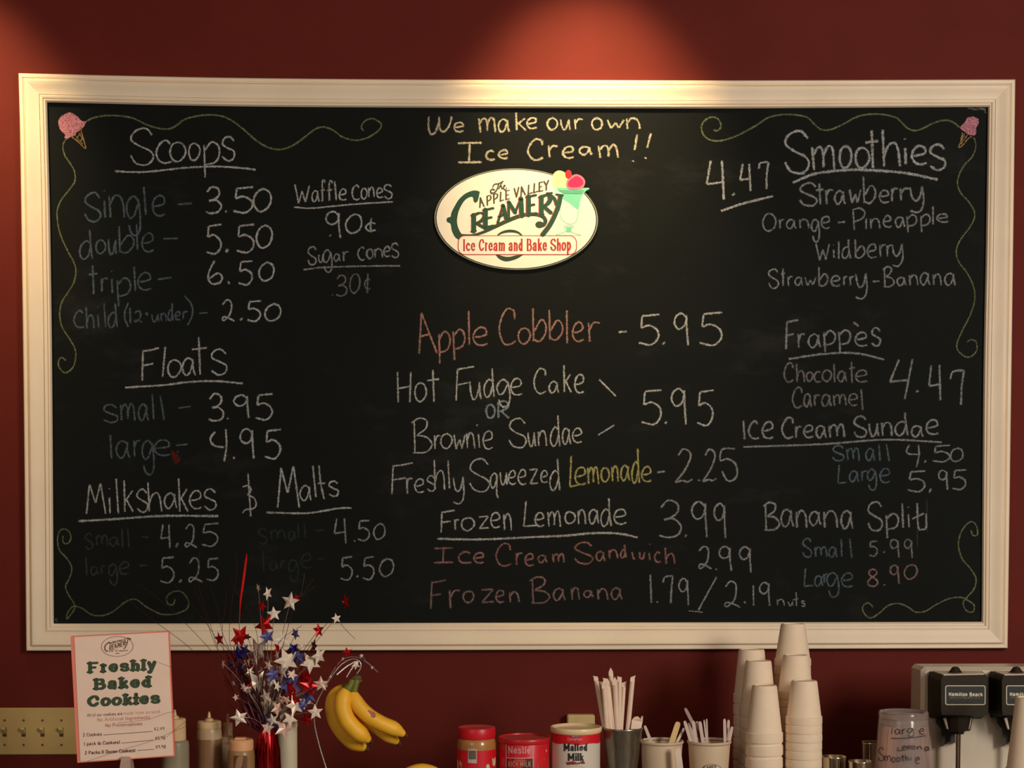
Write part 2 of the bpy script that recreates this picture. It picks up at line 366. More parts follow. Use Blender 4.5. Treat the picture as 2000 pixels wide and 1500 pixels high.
edges = {
 'top': ([(36, 143), (400, 151), (700, 154.5), (1000, 156), (1400, 157), (1983, 155)], [(92, 200), (440, 207.6), (840, 210.5), (1350, 212), (1600, 211), (1929.6, 209)]),
 'right': ([(1983, 155), (1978.6, 500), (1974.4, 800), (1968, 1266.5)], [(1929.6, 209), (1925, 500), (1920.3, 755), (1917, 1214.5)]),
 'bottom': ([(1968, 1266.5), (1400, 1268.5), (1000, 1270), (600, 1271), (51, 1271.6)], [(1917, 1214.5), (1400, 1215.6), (960, 1216.4), (500, 1217.5), (105, 1218)]),
 'left': ([(51, 1271.6), (46, 760), (39.8, 300), (36, 143)], [(105, 1218), (102, 740), (98, 440), (92, 200)]),
}
def resamp(pts, n):
    q = cat(pts, 4); d = [0]
    for a, b in zip(q, q[1:]): d.append(d[-1]+math.dist(a, b))
    out = []; j = 0
    for i in range(n+1):
        t = d[-1]*i/n
        while j < len(d)-2 and d[j+1] < t: j += 1
        k = (t-d[j])/max(d[j+1]-d[j], 1e-9); k = min(max(k, 0), 1)
        out.append((q[j][0]+(q[j+1][0]-q[j][0])*k, q[j][1]+(q[j+1][1]-q[j][1])*k))
    return out
PROF = [(0, .0), (0, .0215), (.012, .0245), (.03, .026), (.10, .0262), (.13, .0255), (.15, .0230), (.165, .0228), (.18, .0275), (.20, .0305), (.235, .0316), (.29, .0312), (.38, .0294), (.48, .0270), (.58, .0252), (.66, .0242), (.71, .0240), (.716, .0215), (.732, .0215), (.738, .0246), (.77, .0248), (.81, .0240), (.845, .0230), (.852, .0200), (.868, .0200), (.876, .0222), (.93, .0212), (.985, .0168), (1.0, .0150), (1.0, .0095)]
fm = mat('cream_frame_paint', (240, 219, 190), .48, var=.03, scale=9)
for nm, (eo, ei) in edges.items():
    NS = 40; A = resamp(eo, NS); B = resamp(ei, NS); v = []; f = []
    for i in range(NS+1):
        for t, h in PROF: v.append(P(A[i][0]+(B[i][0]-A[i][0])*t, A[i][1]+(B[i][1]-A[i][1])*t, -h))
    n = len(PROF)
    for i in range(NS):
        for k in range(n-1): f.append((i*n+k, i*n+k+1, (i+1)*n+k+1, (i+1)*n+k))
    # outer side goes straight back to the wall
    o = mesh('frame_rail', v, f, fm, cb); smooth_angle(o, 28)

# ---- chalk writing
PAL = {'w': (172, 171, 166), 'cream': (176, 166, 142), 'bl': (84, 97, 103), 'dim': (56, 60, 60), 'dimw': (114, 111, 109), 'grey': (136, 136, 134), 'pk': (156, 116, 107), 'pr': (146, 104, 99), 'ye': (158, 150, 94), 'wb': (124, 136, 140), 'gr': (112, 118, 84), 'fr': (134, 106, 104),  # cream: white chalk with the spot lamp's warm light put into its colour
       'ic': (206, 134, 146), 'cone': (170, 136, 90), 'red': (112, 38, 34)}
CH = {k: chalk('chalk_'+{'w': 'white', 'cream': 'lamplit_white', 'bl': 'faded_blue', 'dim': 'faint_blue', 'dimw': 'worn_white', 'grey': 'grey_white', 'pk': 'pink', 'pr': 'rose', 'ye': 'yellow', 'wb': 'cool_white', 'gr': 'green', 'fr': 'dusty_pink', 'ic': 'ice_cream_pink', 'cone': 'cone_tan', 'red': 'dark_red'}[k], v) for k, v in PAL.items()}
def pb(px, py, lay): return P(px, py, YB-.00008-lay*1.1e-5)
FR = {'A': (80, 190, 5), 'B': (440, 190, 5), 'C': (80, 440, 5), 'D': (400, 400, 5), 'E': (160, 640, 5), 'F': (90, 900, 5), 'G': (440, 880, 5), 'H': (80, 1000, 5), 'I': (1350, 200, 5), 'J': (1600, 200, 5), 'K': (1460, 380, 4), 'L': (1480, 960, 4), 'M': (820, 200, 4), 'N': (740, 580, 5), 'O': (1080, 580, 5), 'P': (740, 800, 5), 'Q': (1080, 840, 5), 'R': (800, 1040, 5), 'S': (1180, 1000, 4.348), 'T': (1430, 680, 4)}
def W(color, width, data, dens=1.0, label=None, name='chalk_lettering'):
    """data: '@X' selects the measuring frame, 'c x0 y0 x1 y1' a letter, '~w x y x y ...' a free stroke"""
    ink = Ink(pb, True, jit=.22); fr = None; done = []
    def flush(nm=name):
        nonlocal ink
        if ink.f: done.append(ink.build(nm, CH[color], cb, label))
        ink = Ink(pb, True, jit=.22)
    for tok in data.split('|;'):
        for it in tok.split('\n'):
            for t in it.split(','):
                q = t.split()
                if not q: continue
                if q[0][0] == '@': ox, oy, s_ = FR[q[0][1]]; q = q[1:]
                if not q: continue
                if q[0] == '|': flush(); continue
                if q[0][0] == '~' and name == 'chalk_lettering' and abs(float(q[-2])-float(q[1]))/s_ > 70:
                    flush(); ww = float(q[0][1:]) if len(q[0]) > 1 else width; n = [float(a) for a in q[1:]]; ink.stroke([(ox+n[i]/s_, oy+n[i+1]/s_) for i in range(0, len(n), 2)], ww, dens); flush('chalk_underline'); continue
                if q[0][0] == '~':
                    ww = float(q[0][1:]) if len(q[0]) > 1 else width; n = [float(a) for a in q[1:]]
                    ink.stroke([(ox+n[i]/s_, oy+n[i+1]/s_) for i in range(0, len(n), 2)], ww, dens)
                else:
                    n = [float(a) for a in q[1:]]
                    hw = 0 if q[0] in '.-!1' else width*.3
                    xa, ya, xb, yb = ox+n[0]/s_, oy+n[1]/s_, ox+n[2]/s_, oy+n[3]/s_
                    if hw: xa += hw; xb -= hw; ya += hw; yb -= hw
                    ink.glyph(q[0], xa, ya, xb, yb, width, dens)
    flush(); return done
exec("""
W('w',4.6,'@A S 868 298 1105 665,c 1118 415 1285 648,o 1255 430 1420 632,o 1435 440 1560 620,p 1580 435 1750 790,s 1755 380 1900 625,~4.6 722 722 1000 730 1400 690 1700 676 1950 690 2100 708')
W('bl',5.2,'@A S 420 925 590 1220,i 598 900 645 1185,n 660 945 825 1185,g 830 960 985 1360,l 995 865 1035 1160,e 1080 950 1225 1165,| ,- 1335 1045 1475 1035',label='faded blue chalk word')
W('w',5,'@A 3 1600 870 1770 1140,. 1800 1125 1815 1105,@B 5 70 870 280 1135,0 270 885 455 1120')
W('bl',4.6,'@C d 370 35 515 340,o 530 135 635 285,u 650 130 745 290,b 755 0 915 275,l 925 -20 950 250,e 980 70 1110 265,| ,- 1195 132 1340 128',label='faded blue chalk word')
W('w',5,'@D 5 5 185 170 485,. 205 465 225 430,5 300 185 490 475,0 495 190 665 430')
W('bl',4.8,'@C t 455 385 560 680,r 580 500 665 660,i 675 435 715 670,p 735 510 880 800,l 900 395 930 655,e 940 455 1085 640,| ,- 1135 530 1280 512',label='faded blue chalk word')
W('w',4.8,'@D 6 25 535 175 780,. 225 745 240 775,5 320 540 475 790,0 520 555 680 750')
W('bl',4.4,'@C c 315 825 430 1005,h 435 790 525 1015,i 540 790 580 1005,l 605 755 640 1005,d 650 755 755 1005,| ,( 805 745 860 1000,1 868 800 878 960,2 905 830 1000 955,+ 1010 840 1055 890,u 1075 860 1155 950,n 1165 850 1230 945,d 1235 750 1295 940,e 1305 835 1370 930,r 1380 830 1440 925,) 1390 680 1495 985,| ,~4 1545 860 1630 855',label='faded blue chalk words')
W('w',4.6,'@D 2 160 925 300 1140,. 345 1130 370 1105,5 405 930 555 1145,0 580 960 748 1140')
W('w',4,'@B W 675 845 825 1040,a 840 905 925 1025,f 925 800 985 1025,f 985 805 1060 1020,l 1062 815 1092 1015,e 1105 890 1190 1010,| ,c 1235 850 1320 1005,o 1320 880 1390 1000,n 1395 870 1460 985,e 1470 880 1545 985,s 1540 845 1635 995,~4 670 1072 850 1082 1250 1045 1640 1020')
W('w',4.6,'@B . 1020 1345 1030 1355,9 980 1110 1135 1380,0 1170 1135 1340 1335,¢ 1365 1170 1475 1330')
W('grey',4,'@D S 1000 405 1095 590,u 1105 480 1170 570,g 1150 435 1250 668,a 1255 475 1330 555,r 1345 445 1410 555,| ,c 1490 405 1570 545,o 1575 425 1650 530,n 1655 420 1740 525,e 1740 400 1815 510,s 1815 370 1900 525,~4 960 635 1150 612 1500 600 1910 595')
W('dimw',4.2,'@D . 1245 875 1250 885,3 1275 680 1395 895,0 1410 665 1520 870,¤ 1555 660 1625 870',.9)
W('w',4.6,'@E F 580 190 765 525,ł 780 180 825 490,o 830 305 975 485,a 975 290 1115 470,t 1065 85 1230 465,s 1250 205 1425 470,~4.8 420 585 800 560 1050 530 1300 522 1575 545')
W('bl',4.6,'@E s 195 745 360 935,m 370 735 525 915,a 545 740 655 915,l 675 640 712 900,l 755 660 815 910,| ,- 940 785 1065 770',.95,label='faded blue chalk word')
W('w',4.8,'@E 3 1230 640 1390 915,. 1420 880 1430 895,9 1480 650 1640 890,5 1685 640 1870 905')
W('bl',4.6,'@E l 270 1035 295 1285,a 330 1100 475 1280,r 500 1085 580 1270,g 580 1095 715 1440,e 700 1090 870 1255,| ,- 920 1150 1035 1135,. 935 1205 940 1215',.95,label='faded blue chalk word')
W('w',4.8,'@E ~ 1300 1015 1255 1085 1290 1150 1390 1168,~ 1405 990 1412 1150 1390 1310,. 1475 1265 1495 1275,9 1540 980 1690 1290,5 1775 985 1950 1285')
W('w',4.2,'@F M 390 215 590 525,i 605 260 640 520,l 675 165 715 520,k 755 185 860 505,s 875 270 1000 510,h 990 205 1135 500,a 1150 310 1285 470,k 1290 165 1390 505,e 1395 285 1525 475,s 1530 270 1670 485,~5.4 315 590 700 567 1150 538 1685 540',.9)
W('w',4.2,'@G & 160 215 310 650',.85)
W('w',4.4,'@G M 505 145 730 565,a 725 335 845 495,l 845 140 895 465,~ 915 142 932 320 966 475,~ 902 322 978 318,s 1000 290 1115 455,~4.6 400 605 800 610 1100 565 1235 560',.9)
W('dim',4.2,'@F s 370 700 465 870,m 480 720 605 835,a 615 740 720 840,l 735 650 755 855,l 790 650 820 855,| ,- 930 742 1000 750',label='nearly worn away blue chalk word')
W('grey',4.4,'@F 4 1115 615 1230 860,. 1270 845 1285 800,2 1350 615 1480 850,5 1510 605 1690 840')
W('dim',4.4,'@F l 385 935 405 1130,a 430 1030 520 1120,r 530 1015 590 1115,g 605 1000 705 1220,e 710 980 820 1115,| ,- 910 1022 995 1018',label='nearly worn away blue chalk word')
W('grey',4.4,'@F 5 1105 935 1260 1195,. 1300 1190 1325 1155,2 1385 945 1535 1190,5 1560 945 1690 1175')
W('dim',4.0,'@G s 315 755 410 920,m 435 770 590 870,a 610 780 695 880,l 705 705 720 860,l 760 705 790 860,| ,- 875 785 965 775',.75,label='nearly worn away blue chalk word')
W('grey',4.2,'@G 4 1060 655 1200 915,. 1255 885 1270 880,5 1285 675 1415 885,0 1445 705 1565 875')
W('dim',4.0,'@G l 360 970 380 1190,a 430 1075 520 1175,r 535 1065 600 1160,g 610 1060 720 1285,e 735 1000 850 1155,| ,- 905 1062 970 1055',.75,label='nearly worn away blue chalk word')
W('grey',4.4,'@G 5 1115 1030 1250 1270,. 1285 1240 1295 1215,5 1335 1030 1460 1265,0 1500 1050 1650 1235')
W('cream',4.8,'@M ~ 70 110 68 200 90 250 125 225 150 150,~ 150 110 155 200 185 230 225 190 250 115,~ 240 112 252 120,e 260 150 350 235,| ,m 455 115 595 240,a 610 125 705 235,k 745 75 835 225,e 830 115 920 210,| ,o 990 115 1080 220,u 1095 125 1180 220,r 1205 120 1280 215,| ,o 1340 115 1430 220,w 1460 130 1600 210,n 1610 115 1725 215')
W('cream',5.2,'@M I 290 305 490 480,c 510 370 595 455,e 610 365 695 445,| ,C 840 280 970 455,r 1000 325 1085 435,e 1110 340 1210 440,a 1240 340 1350 415,m 1390 325 1555 440,| ,! 1665 250 1700 465,| ,! 1760 240 1805 440')
W('pk',4.6,'@N A 385 150 580 560,p 575 335 700 660,p 715 310 845 625,l 870 125 890 475,e 915 290 1070 480,| ,C 1170 105 1345 475,o 1355 295 1485 465,b 1495 100 1640 440,b 1655 115 1800 425,l 1825 120 1845 460,@O e 185 240 305 440,r 340 230 470 445',.95,label='pink chalk words')
W('w',4.8,'@O - 640 342 720 338,| ,5 830 165 1045 475,. 1070 465 1095 440,9 1180 155 1330 480,5 1425 145 1660 480',.95)
W('w',4.2,'@N H 170 725 325 1040,o 345 830 470 1025,t 465 705 595 1035,| ,F 750 670 940 1020,u 880 820 1005 1005,d 1020 690 1135 985,g 1145 800 1290 1080,e 1280 790 1405 965,| ,C 1510 690 1640 950,a 1655 820 1765 945,k 1800 660 1885 940,@O e 205 750 310 945,| ,~ 450 805 615 970',.95)
W('wb',5,'@N O 1040 1040 1140 1190,R 1150 1010 1280 1190')
W('w',4.6,'@O 5 855 900 1070 1250,. 1095 1240 1110 1215,9 1150 890 1310 1250,5 1400 905 1575 1260',.95)
W('w',4.0,'@P B 310 75 525 425,r 540 240 610 390,o 600 230 720 385,w 725 235 850 395,n 855 215 940 385,ı 965 230 990 380,. 955 145 962 160,e 1010 205 1120 390,| ,S 1265 80 1445 375,u 1450 215 1535 365,n 1550 200 1645 360,d 1670 50 1775 365,a 1785 175 1880 345,e 1885 175 1990 330,@O | ,~ 440 1350 600 1250',.92)
W('w',4.0,'@P F 120 515 345 835,r 265 655 335 830,e 345 670 450 815,s 460 640 555 805,h 535 485 650 790,l 665 490 700 780,y 720 650 840 925,| ,S 880 475 1085 805,q 1085 615 1175 870,u 1180 605 1260 740,e 1260 590 1345 735,e 1355 580 1445 740,z 1460 575 1560 730,e 1575 590 1655 720,d 1665 470 1775 795',.9)
W('ye',4.4,'@Q L 155 245 260 560,e 210 355 330 540,m 335 350 450 535,o 465 360 555 510,n 570 345 645 510,a 655 340 755 500,d 765 175 850 525,e 860 350 970 510',label='yellow chalk word')
W('grey',4.8,'@Q - 1015 412 1095 400,| ,Z 1185 180 1375 520,. 1425 500 1430 480,Z 1455 180 1610 510,~ 1780 182 1655 188 1635 295 1700 280 1780 330 1800 430 1760 490 1700 490 1650 400',.95)
W('w',4.2,'@P F 600 975 755 1210,r 735 1060 790 1185,o 800 1050 940 1185,z 965 1035 1080 1165,e 1085 1000 1190 1160,n 1215 1010 1300 1185,| ,L 1405 885 1560 1150,e 1520 1000 1620 1145,m 1645 985 1780 1150,@Q o 110 790 225 920,n 240 770 325 925,a 345 770 455 920,d 460 660 575 945,e 590 765 725 925,~5.2 -1130 1062 -700 1068 -200 1045 100 1032 350 1010 550 1005 700 1020 830 1050',.9)
W('grey',4.8,'@Q 3 1030 680 1260 1055,. 1290 1045 1305 1020,9 1350 690 1515 1055,9 1570 710 1695 1065')
W('pr',4.6,'@R I 230 140 430 305,c 470 180 615 305,e 620 190 735 305,| ,C 840 100 1000 335,r 1035 185 1110 325,e 1120 200 1220 330,a 1250 215 1350 300,m 1390 200 1515 300,@Q | ,S 205 1090 395 1310,a 415 1180 515 1285,n 540 1160 640 1260,d 655 1110 720 1255,~ 770 1190 790 1260 800 1250,~ 845 1190 850 1250 880 1255 895 1190,ı 930 1190 955 1280,. 945 1112 948 1118,c 985 1185 1060 1295,h 1090 1140 1195 1315',.9,label='rose chalk words')
W('grey',4.4,'@Q 2 1415 1130 1560 1360,. 1590 1365 1600 1355,9 1620 1130 1750 1385,9 1815 1135 1945 1400')
W('fr',4.6,'@R F 200 455 370 755,r 385 545 500 750,o 515 565 635 690,z 685 545 830 690,e 835 555 930 690,n 970 570 1075 690,| ,B 1165 430 1375 695,a 1395 540 1525 670,n 1575 530 1665 665,a 1695 560 1800 640,n 1830 540 1945 665,@S a 55 640 160 750',.85,label='dusty pink chalk words')
W('grey',4.4,'@S 1 385 530 410 775,. 445 770 455 760,7 495 535 590 780,9 630 560 725 800,| ,/ 790 545 960 845,~2.6 715 840 780 845 840 852,| ,2 1015 585 1165 815,. 1190 775 1200 760,1 1260 620 1275 795,9 1315 590 1415 805')
W('grey',3.2,'@S n 1465 735 1535 800,u 1560 755 1610 800,~ 1630 680 1634 800,~ 1600 748 1650 736,s 1670 750 1710 805')
W('w',5.2,'@I 4 145 560 355 960,. 400 910 425 885,4 470 590 605 875,7 650 575 760 855,~5.4 290 1060 500 990 800 915',.95)
W('w',6.2,'@I S 905 270 1160 700,m 1170 415 1410 670,o 1440 415 1575 645,o 1595 430 1750 645,t 1690 260 1840 650,@J h 610 255 800 635,i 820 345 860 615,e 895 415 1060 615,s 1065 400 1245 670,@I ~6.4 990 785 1200 700 1450 665 1650 658 1950 675 2150 700 2410 755',.9)
W('grey',5,'@I S 1050 780 1235 1015,t 1210 785 1300 1005,r 1310 840 1395 1005,a 1395 855 1510 1000,w 1540 840 1665 990,@J b 425 710 555 990,e 580 850 690 985,r 700 825 775 975,r 785 825 900 965,y 880 810 1030 1085')
W('grey',4.4,'@K O 115 140 225 290,r 245 185 295 270,a 300 190 385 270,n 400 185 485 270,g 495 190 570 375,e 570 165 650 270,| ,- 705 220 765 212,| ,P 815 100 920 285,ı 920 180 935 275,n 955 180 1040 270,e 1055 160 1130 260,a 1150 170 1235 260,p 1240 155 1325 300,p 1345 150 1430 300,l 1445 85 1455 240,e 1475 145 1575 220',.9)
W('grey',4.4,'@K W 530 375 645 520,i 662 385 685 500,l 705 360 720 510,d 735 345 810 505,b 835 345 920 500,e 930 380 1015 500,r 1030 380 1085 495,r 1085 385 1140 490,y 1125 380 1220 565',.9)
W('grey',4.4,'@K S 160 575 245 735,t 255 570 300 720,r 310 630 360 720,a 365 640 440 715,w 445 640 540 715,b 550 560 630 720,e 645 630 730 720,r 745 630 790 715,r 795 630 840 715,y 840 610 940 820,| ,- 975 680 1030 675,| ,B 1050 560 1150 725,a 1165 640 1245 715,n 1260 620 1335 715,a 1345 605 1430 710,n 1445 615 1520 715,a 1535 610 1630 715',.9)
W('grey',5,'@K F 295 970 405 1215,r 390 1075 455 1200,a 470 1085 580 1200,p 590 1060 690 1240,p 705 1055 810 1240,e 835 1070 940 1190,~ 825 995 870 1030,s 960 1035 1045 1190,~5.2 320 1285 600 1245 850 1240 1070 1290')
W('dimw',4.6,'@T C 400 110 485 270,h 495 115 570 275,o 575 180 635 265,c 635 175 700 270,o 700 165 780 265,l 790 115 805 275,a 820 175 900 270,t 905 100 965 280,e 960 165 1060 270')
W('dimw',4.6,'@T C 465 300 555 470,a 555 350 625 465,r 635 355 690 455,a 695 355 780 460,m 785 355 895 455,e 905 350 985 455,l 1000 315 1030 490')
W('grey',5,'@T Y 1225 80 1415 405,. 1435 345 1455 330,4 1530 125 1650 415,7 1700 165 1815 450')
W('grey',5,'@T l 80 560 105 720,c 125 565 215 715,e 230 570 330 710,| ,C 385 535 485 710,r 490 600 550 705,e 555 595 640 705,a 650 600 740 705,m 750 590 885 705,| ,S 945 525 1055 700,u 1065 580 1150 695,n 1165 570 1255 690,d 1270 495 1380 690,a 1395 600 1500 700,e 1510 555 1620 680,~4.6 85 772 700 750 1200 715 1640 735')
W('bl',4.4,'@T S 780 755 880 885,m 890 775 1000 885,a 1040 780 1120 885,l 1140 745 1165 885,l 1195 745 1235 890',label='faded blue chalk word')
W('grey',4.4,'@T ~ 1385 755 1362 800 1380 825 1450 830,~ 1455 755 1460 830 1440 930,. 1500 895 1515 875,5 1560 755 1710 895,0 1700 775 1810 890')
W('bl',4.4,'@T L 820 905 900 1060,a 910 955 995 1050,r 1005 950 1060 1045,g 1050 940 1135 1115,e 1150 935 1240 1055',label='faded blue chalk word')
W('grey',4.4,'@T 5 1365 955 1515 1125,. 1540 1130 1555 1095,9 1610 950 1690 1115,5 1715 945 1835 1110')
W('grey',4.8,'@T B 235 1200 375 1425,a 375 1255 485 1400,n 495 1260 590 1410,a 600 1270 700 1390,n 710 1265 830 1410,a 845 1265 950 1415,| ,S 1055 1195 1180 1430,p 1195 1290 1305 1490,l 1320 1205 1345 1410,i 1362 1230 1395 1405,~ 1445 1210 1455 1400 1490 1415 1515 1400 1515 1290,~ 1405 1335 1500 1290')
W('dim',3.4,'@T ~ 1520 1175 1525 1440,@L ~ 1245 290 1248 440',label='faint leftover chalk lines')
W('bl',4.4,'@L S 345 360 425 515,m 440 425 545 515,a 550 430 625 520,l 645 365 660 515,l 710 365 740 525',label='faded blue chalk word')
W('dimw',4.4,'@L 5 865 380 940 510,. 985 465 990 480,9 1030 370 1110 525,9 1140 370 1215 525')
W('bl',4.4,'@L L 355 590 440 745,a 440 655 515 745,r 510 635 560 725,g 535 630 640 830,e 650 630 750 750',label='faded blue chalk word')
W('fr',4.4,'@L 8 855 600 945 745,. 985 725 990 735,9 1030 570 1110 730,0 1140 565 1250 690')
""")
def V(data, wd=4.2, dens=.9): return W('gr', wd, data, dens, 'green chalk vine', 'chalk_vine')
V('@A ~ 430 245 500 205 600 182 750 180 900 205 1050 275 1200 310 1300 290 1420 210 1620 172 1800 195 1950 290 2100 420 2220 490 2340 510 2460 470 2580 385 2680 310 2760 290 2850 320 2950 390 3080 420 3200 390 3300 320 3322 260 3240 208 3160 235 3130 290 3150 330')
V('@A ~ 245 405 215 470 230 560 280 640 325 720 330 820 270 910 200 1000 160 1100 160 1200 190 1340 250 1480 320 1610 342 1700 320 1810 260 1910 200 2010 183 2130 210 2250 280 2360 330 2450 340 2540 310 2640 235 2690 180 2640 170 2580 200 2540 245 2570', 3.6)
V('@F ~ 165 730 165 790 200 810 240 770 230 700 180 665 130 690 112 780 130 870 190 940 240 1010 250 1080 220 1160 190 1230 220 1310 270 1390 280 1440 250 1490 203 1543 205 1500 240 1440 280 1420 350 1440 440 1500 540 1512 640 1480 720 1420 800 1365 880 1355 970 1420 1060 1470 1140 1500 1260 1495 1370 1450 1392 1380 1350 1300 1290 1272 1220 1288 1175 1340 1190 1395 1240 1405 1260 1350', 3.6, .75)
V('@I ~ 215 270 260 275 290 230 260 160 190 145 120 190 100 260 140 340 230 375 350 360 500 300 650 215 750 150 880 120 1000 120 1130 145 1200 210 1260 260 1340 270 1450 230 1600 150 1700 120 1850 115 1990 145 2050 190 2110 250 2190 275 2270 250 2370 200 2470 175 2550 190 2625 245')
V('@J ~ 1510 340 1530 420 1500 520 1420 610 1370 700 1350 790 1380 880 1460 970 1510 1050 1515 1130 1470 1220 1400 1310 1350 1400 1340 1490 1375 1575 1450 1675 1510 1812 1517 1937 1475 2075 1412 2200 1350 2337 1350 2412 1412 2475 1475 2485 1537 2425 1531 2337 1475 2318 1444 2345', 3.6)
V('@L ~ 1665 300 1680 340 1715 340 1710 270 1670 235 1620 270 1580 340 1568 430 1600 530 1660 600 1705 680 1690 760 1640 820 1605 870 1630 930 1680 940 1690 890 1640 850 1590 828 1500 835 1400 880 1310 935 1230 940 1170 900 1100 875 1020 890 950 950 880 988 830 950 820 900 860 870 905 905', 3.6)
def drawn_cone(fr, scoop, tri, hatch):
    ox, oy, s_ = FR[fr]; pts = lambda q: [(ox+q[i]/s_, oy+q[i+1]/s_) for i in range(0, len(q), 2)]
    k = Ink(pb, True, jit=.3); k.stroke(pts(tri), 3, .9)
    for h in hatch: k.stroke(pts(h), 2.2, .8)
    k.build('chalk_cone', CH['cone'], cb, 'small tan chalk drawing of a cone')
    k = Ink(pb, True, jit=.15); q = cat(pts(scoop)+[pts(scoop)[0]], 2)
    k.poly([(x+random.uniform(-.5, .5), y+random.uniform(-.5, .5)) for x, y in q[:-1]], 3, .9); k.build('chalk_scoop', CH['ic'], cb, 'pink chalk drawing of a scoop')
drawn_cone('A', [280, 145, 230, 165, 185, 200, 170, 250, 190, 320, 235, 365, 230, 395, 260, 405, 290, 385, 330, 375, 350, 340, 380, 325, 415, 290, 440, 240, 390, 225, 350, 180],
           [300, 385, 370, 440, 430, 500, 435, 480, 410, 390, 392, 320], [[340, 380, 410, 460], [370, 345, 420, 430], [345, 410, 390, 340], [385, 440, 405, 380]])
drawn_cone('J', [1500, 140, 1450, 150, 1425, 190, 1400, 215, 1375, 245, 1395, 270, 1420, 285, 1450, 310, 1490, 320, 1515, 325, 1535, 285, 1530, 250, 1555, 210, 1555, 165, 1530, 148],
           [1400, 290, 1385, 370, 1362, 440, 1400, 420, 1450, 360, 1495, 325], [[1420, 300, 1380, 410], [1450, 315, 1385, 410], [1400, 320, 1440, 350]])
k = Ink(pb, True); k.poly([(160+a/5, 640+b/5) for a, b in ((880, 1190), (915, 1235), (935, 1240), (968, 1290), (945, 1312), (915, 1330), (885, 1285), (872, 1235))], 1, .85); k.build('chalk_smudge', CH['red'], cb, 'small dark red chalk smudge')
k = Ink(pb, True, jit=.4)
for q in ([1890, 211, 1905, 213, 1922, 211], [1922, 213, 1926, 222], [1912, 212, 1926, 214]): k.stroke([(q[i], q[i+1]) for i in range(0, len(q), 2)], 5, .45)
k.stroke([(111, 1207), (109, 1212), (114, 1215)], 4, .3); k.build('chalk_smudge', CH['grey'], cb, 'grey scuffs at the board corners')

# ================================================================ OVAL SHOP SIGN
YS = YB-.006
def po(px, py, lay): return P(px, py, YS-.0001-lay*2e-5)
lc = P(1008, 428, YS)
sg = thing('oval_sign', 'cream oval shop sign with green lettering and a painted sundae glass', 'sign', (lc.x, YB, lc.z))
LX, LY, LS = 840, 320, 5.882
lp = lambda x, y: (LX+x/LS, LY+y/LS)
def ell(cx, cy, rx, ry, n=72, rot=.02):
    return [lp(cx+rx*math.cos(a)*math.cos(rot)-ry*math.sin(a)*math.sin(rot), cy+rx*math.cos(a)*math.sin(rot)+ry*math.sin(a)*math.cos(rot)) for a in [2*math.pi*i/n for i in range(n)]]
def slab(pts, yf, yb, name, m, parent, **kw):
    n = len(pts); v = [P(x, y, yf) for x, y in pts]; v += [Vector((a.x, yb, a.z)) for a in v]
    f = [tuple(range(n)), tuple(range(2*n-1, n-1, -1))]+[(i, n+i, n+(i+1) % n, (i+1) % n) for i in range(n)]
    return mesh(name, v, f, m, parent, **kw)
cream = mat('sign_cream', (238, 226, 206), .5, var=.02)
green = mat('sign_green', (24, 66, 42), .5, var=.05); brown = mat('sign_olive', (70, 62, 34), .5, var=.05); redm = mat('sign_red', (178, 46, 40), .5, var=.05)
teal = mat('sign_teal', (112, 196, 160), .45, var=.05); black = mat('sign_black', (22, 24, 16), .5)
slab(ell(990, 635, 946, 588), YS+.0012, YB-.0003, 'sign_edge', black, sg)
slab(ell(990, 635, 938, 581), YS+.0006, YB-.0006, 'sign_rim', mat('sign_rim', (150, 150, 120), .5), sg)
slab(ell(990, 635, 928, 573), YS+.0003, YB-.0006, 'sign_border', black, sg)
slab(ell(990, 634, 916, 565), YS, YB-.0006, 'sign_plate', cream, sg)
I_ = lambda nib=None, step=1.2: Ink(po, False, nib, step)
k = I_(); k.n = 2
outer = [(572, 322), (540, 308), (480, 310), (400, 345), (330, 410), (280, 490), (245, 560), (234, 608), (200, 618), (188, 648), (200, 672), (234, 690), (250, 770), (285, 840), (330, 875)]
inner = [(385, 835), (340, 770), (312, 690), (314, 610), (338, 520), (390, 430), (440, 390), (488, 382), (500, 430), (520, 447), (545, 430), (560, 380)]
k.poly([lp(*q) for q in cat(outer, 12)+cat(inner, 12)])
k.build('sign_capital', green, sg)
nibR = lambda dx, dy: .42+.58*abs(dy)**1.2
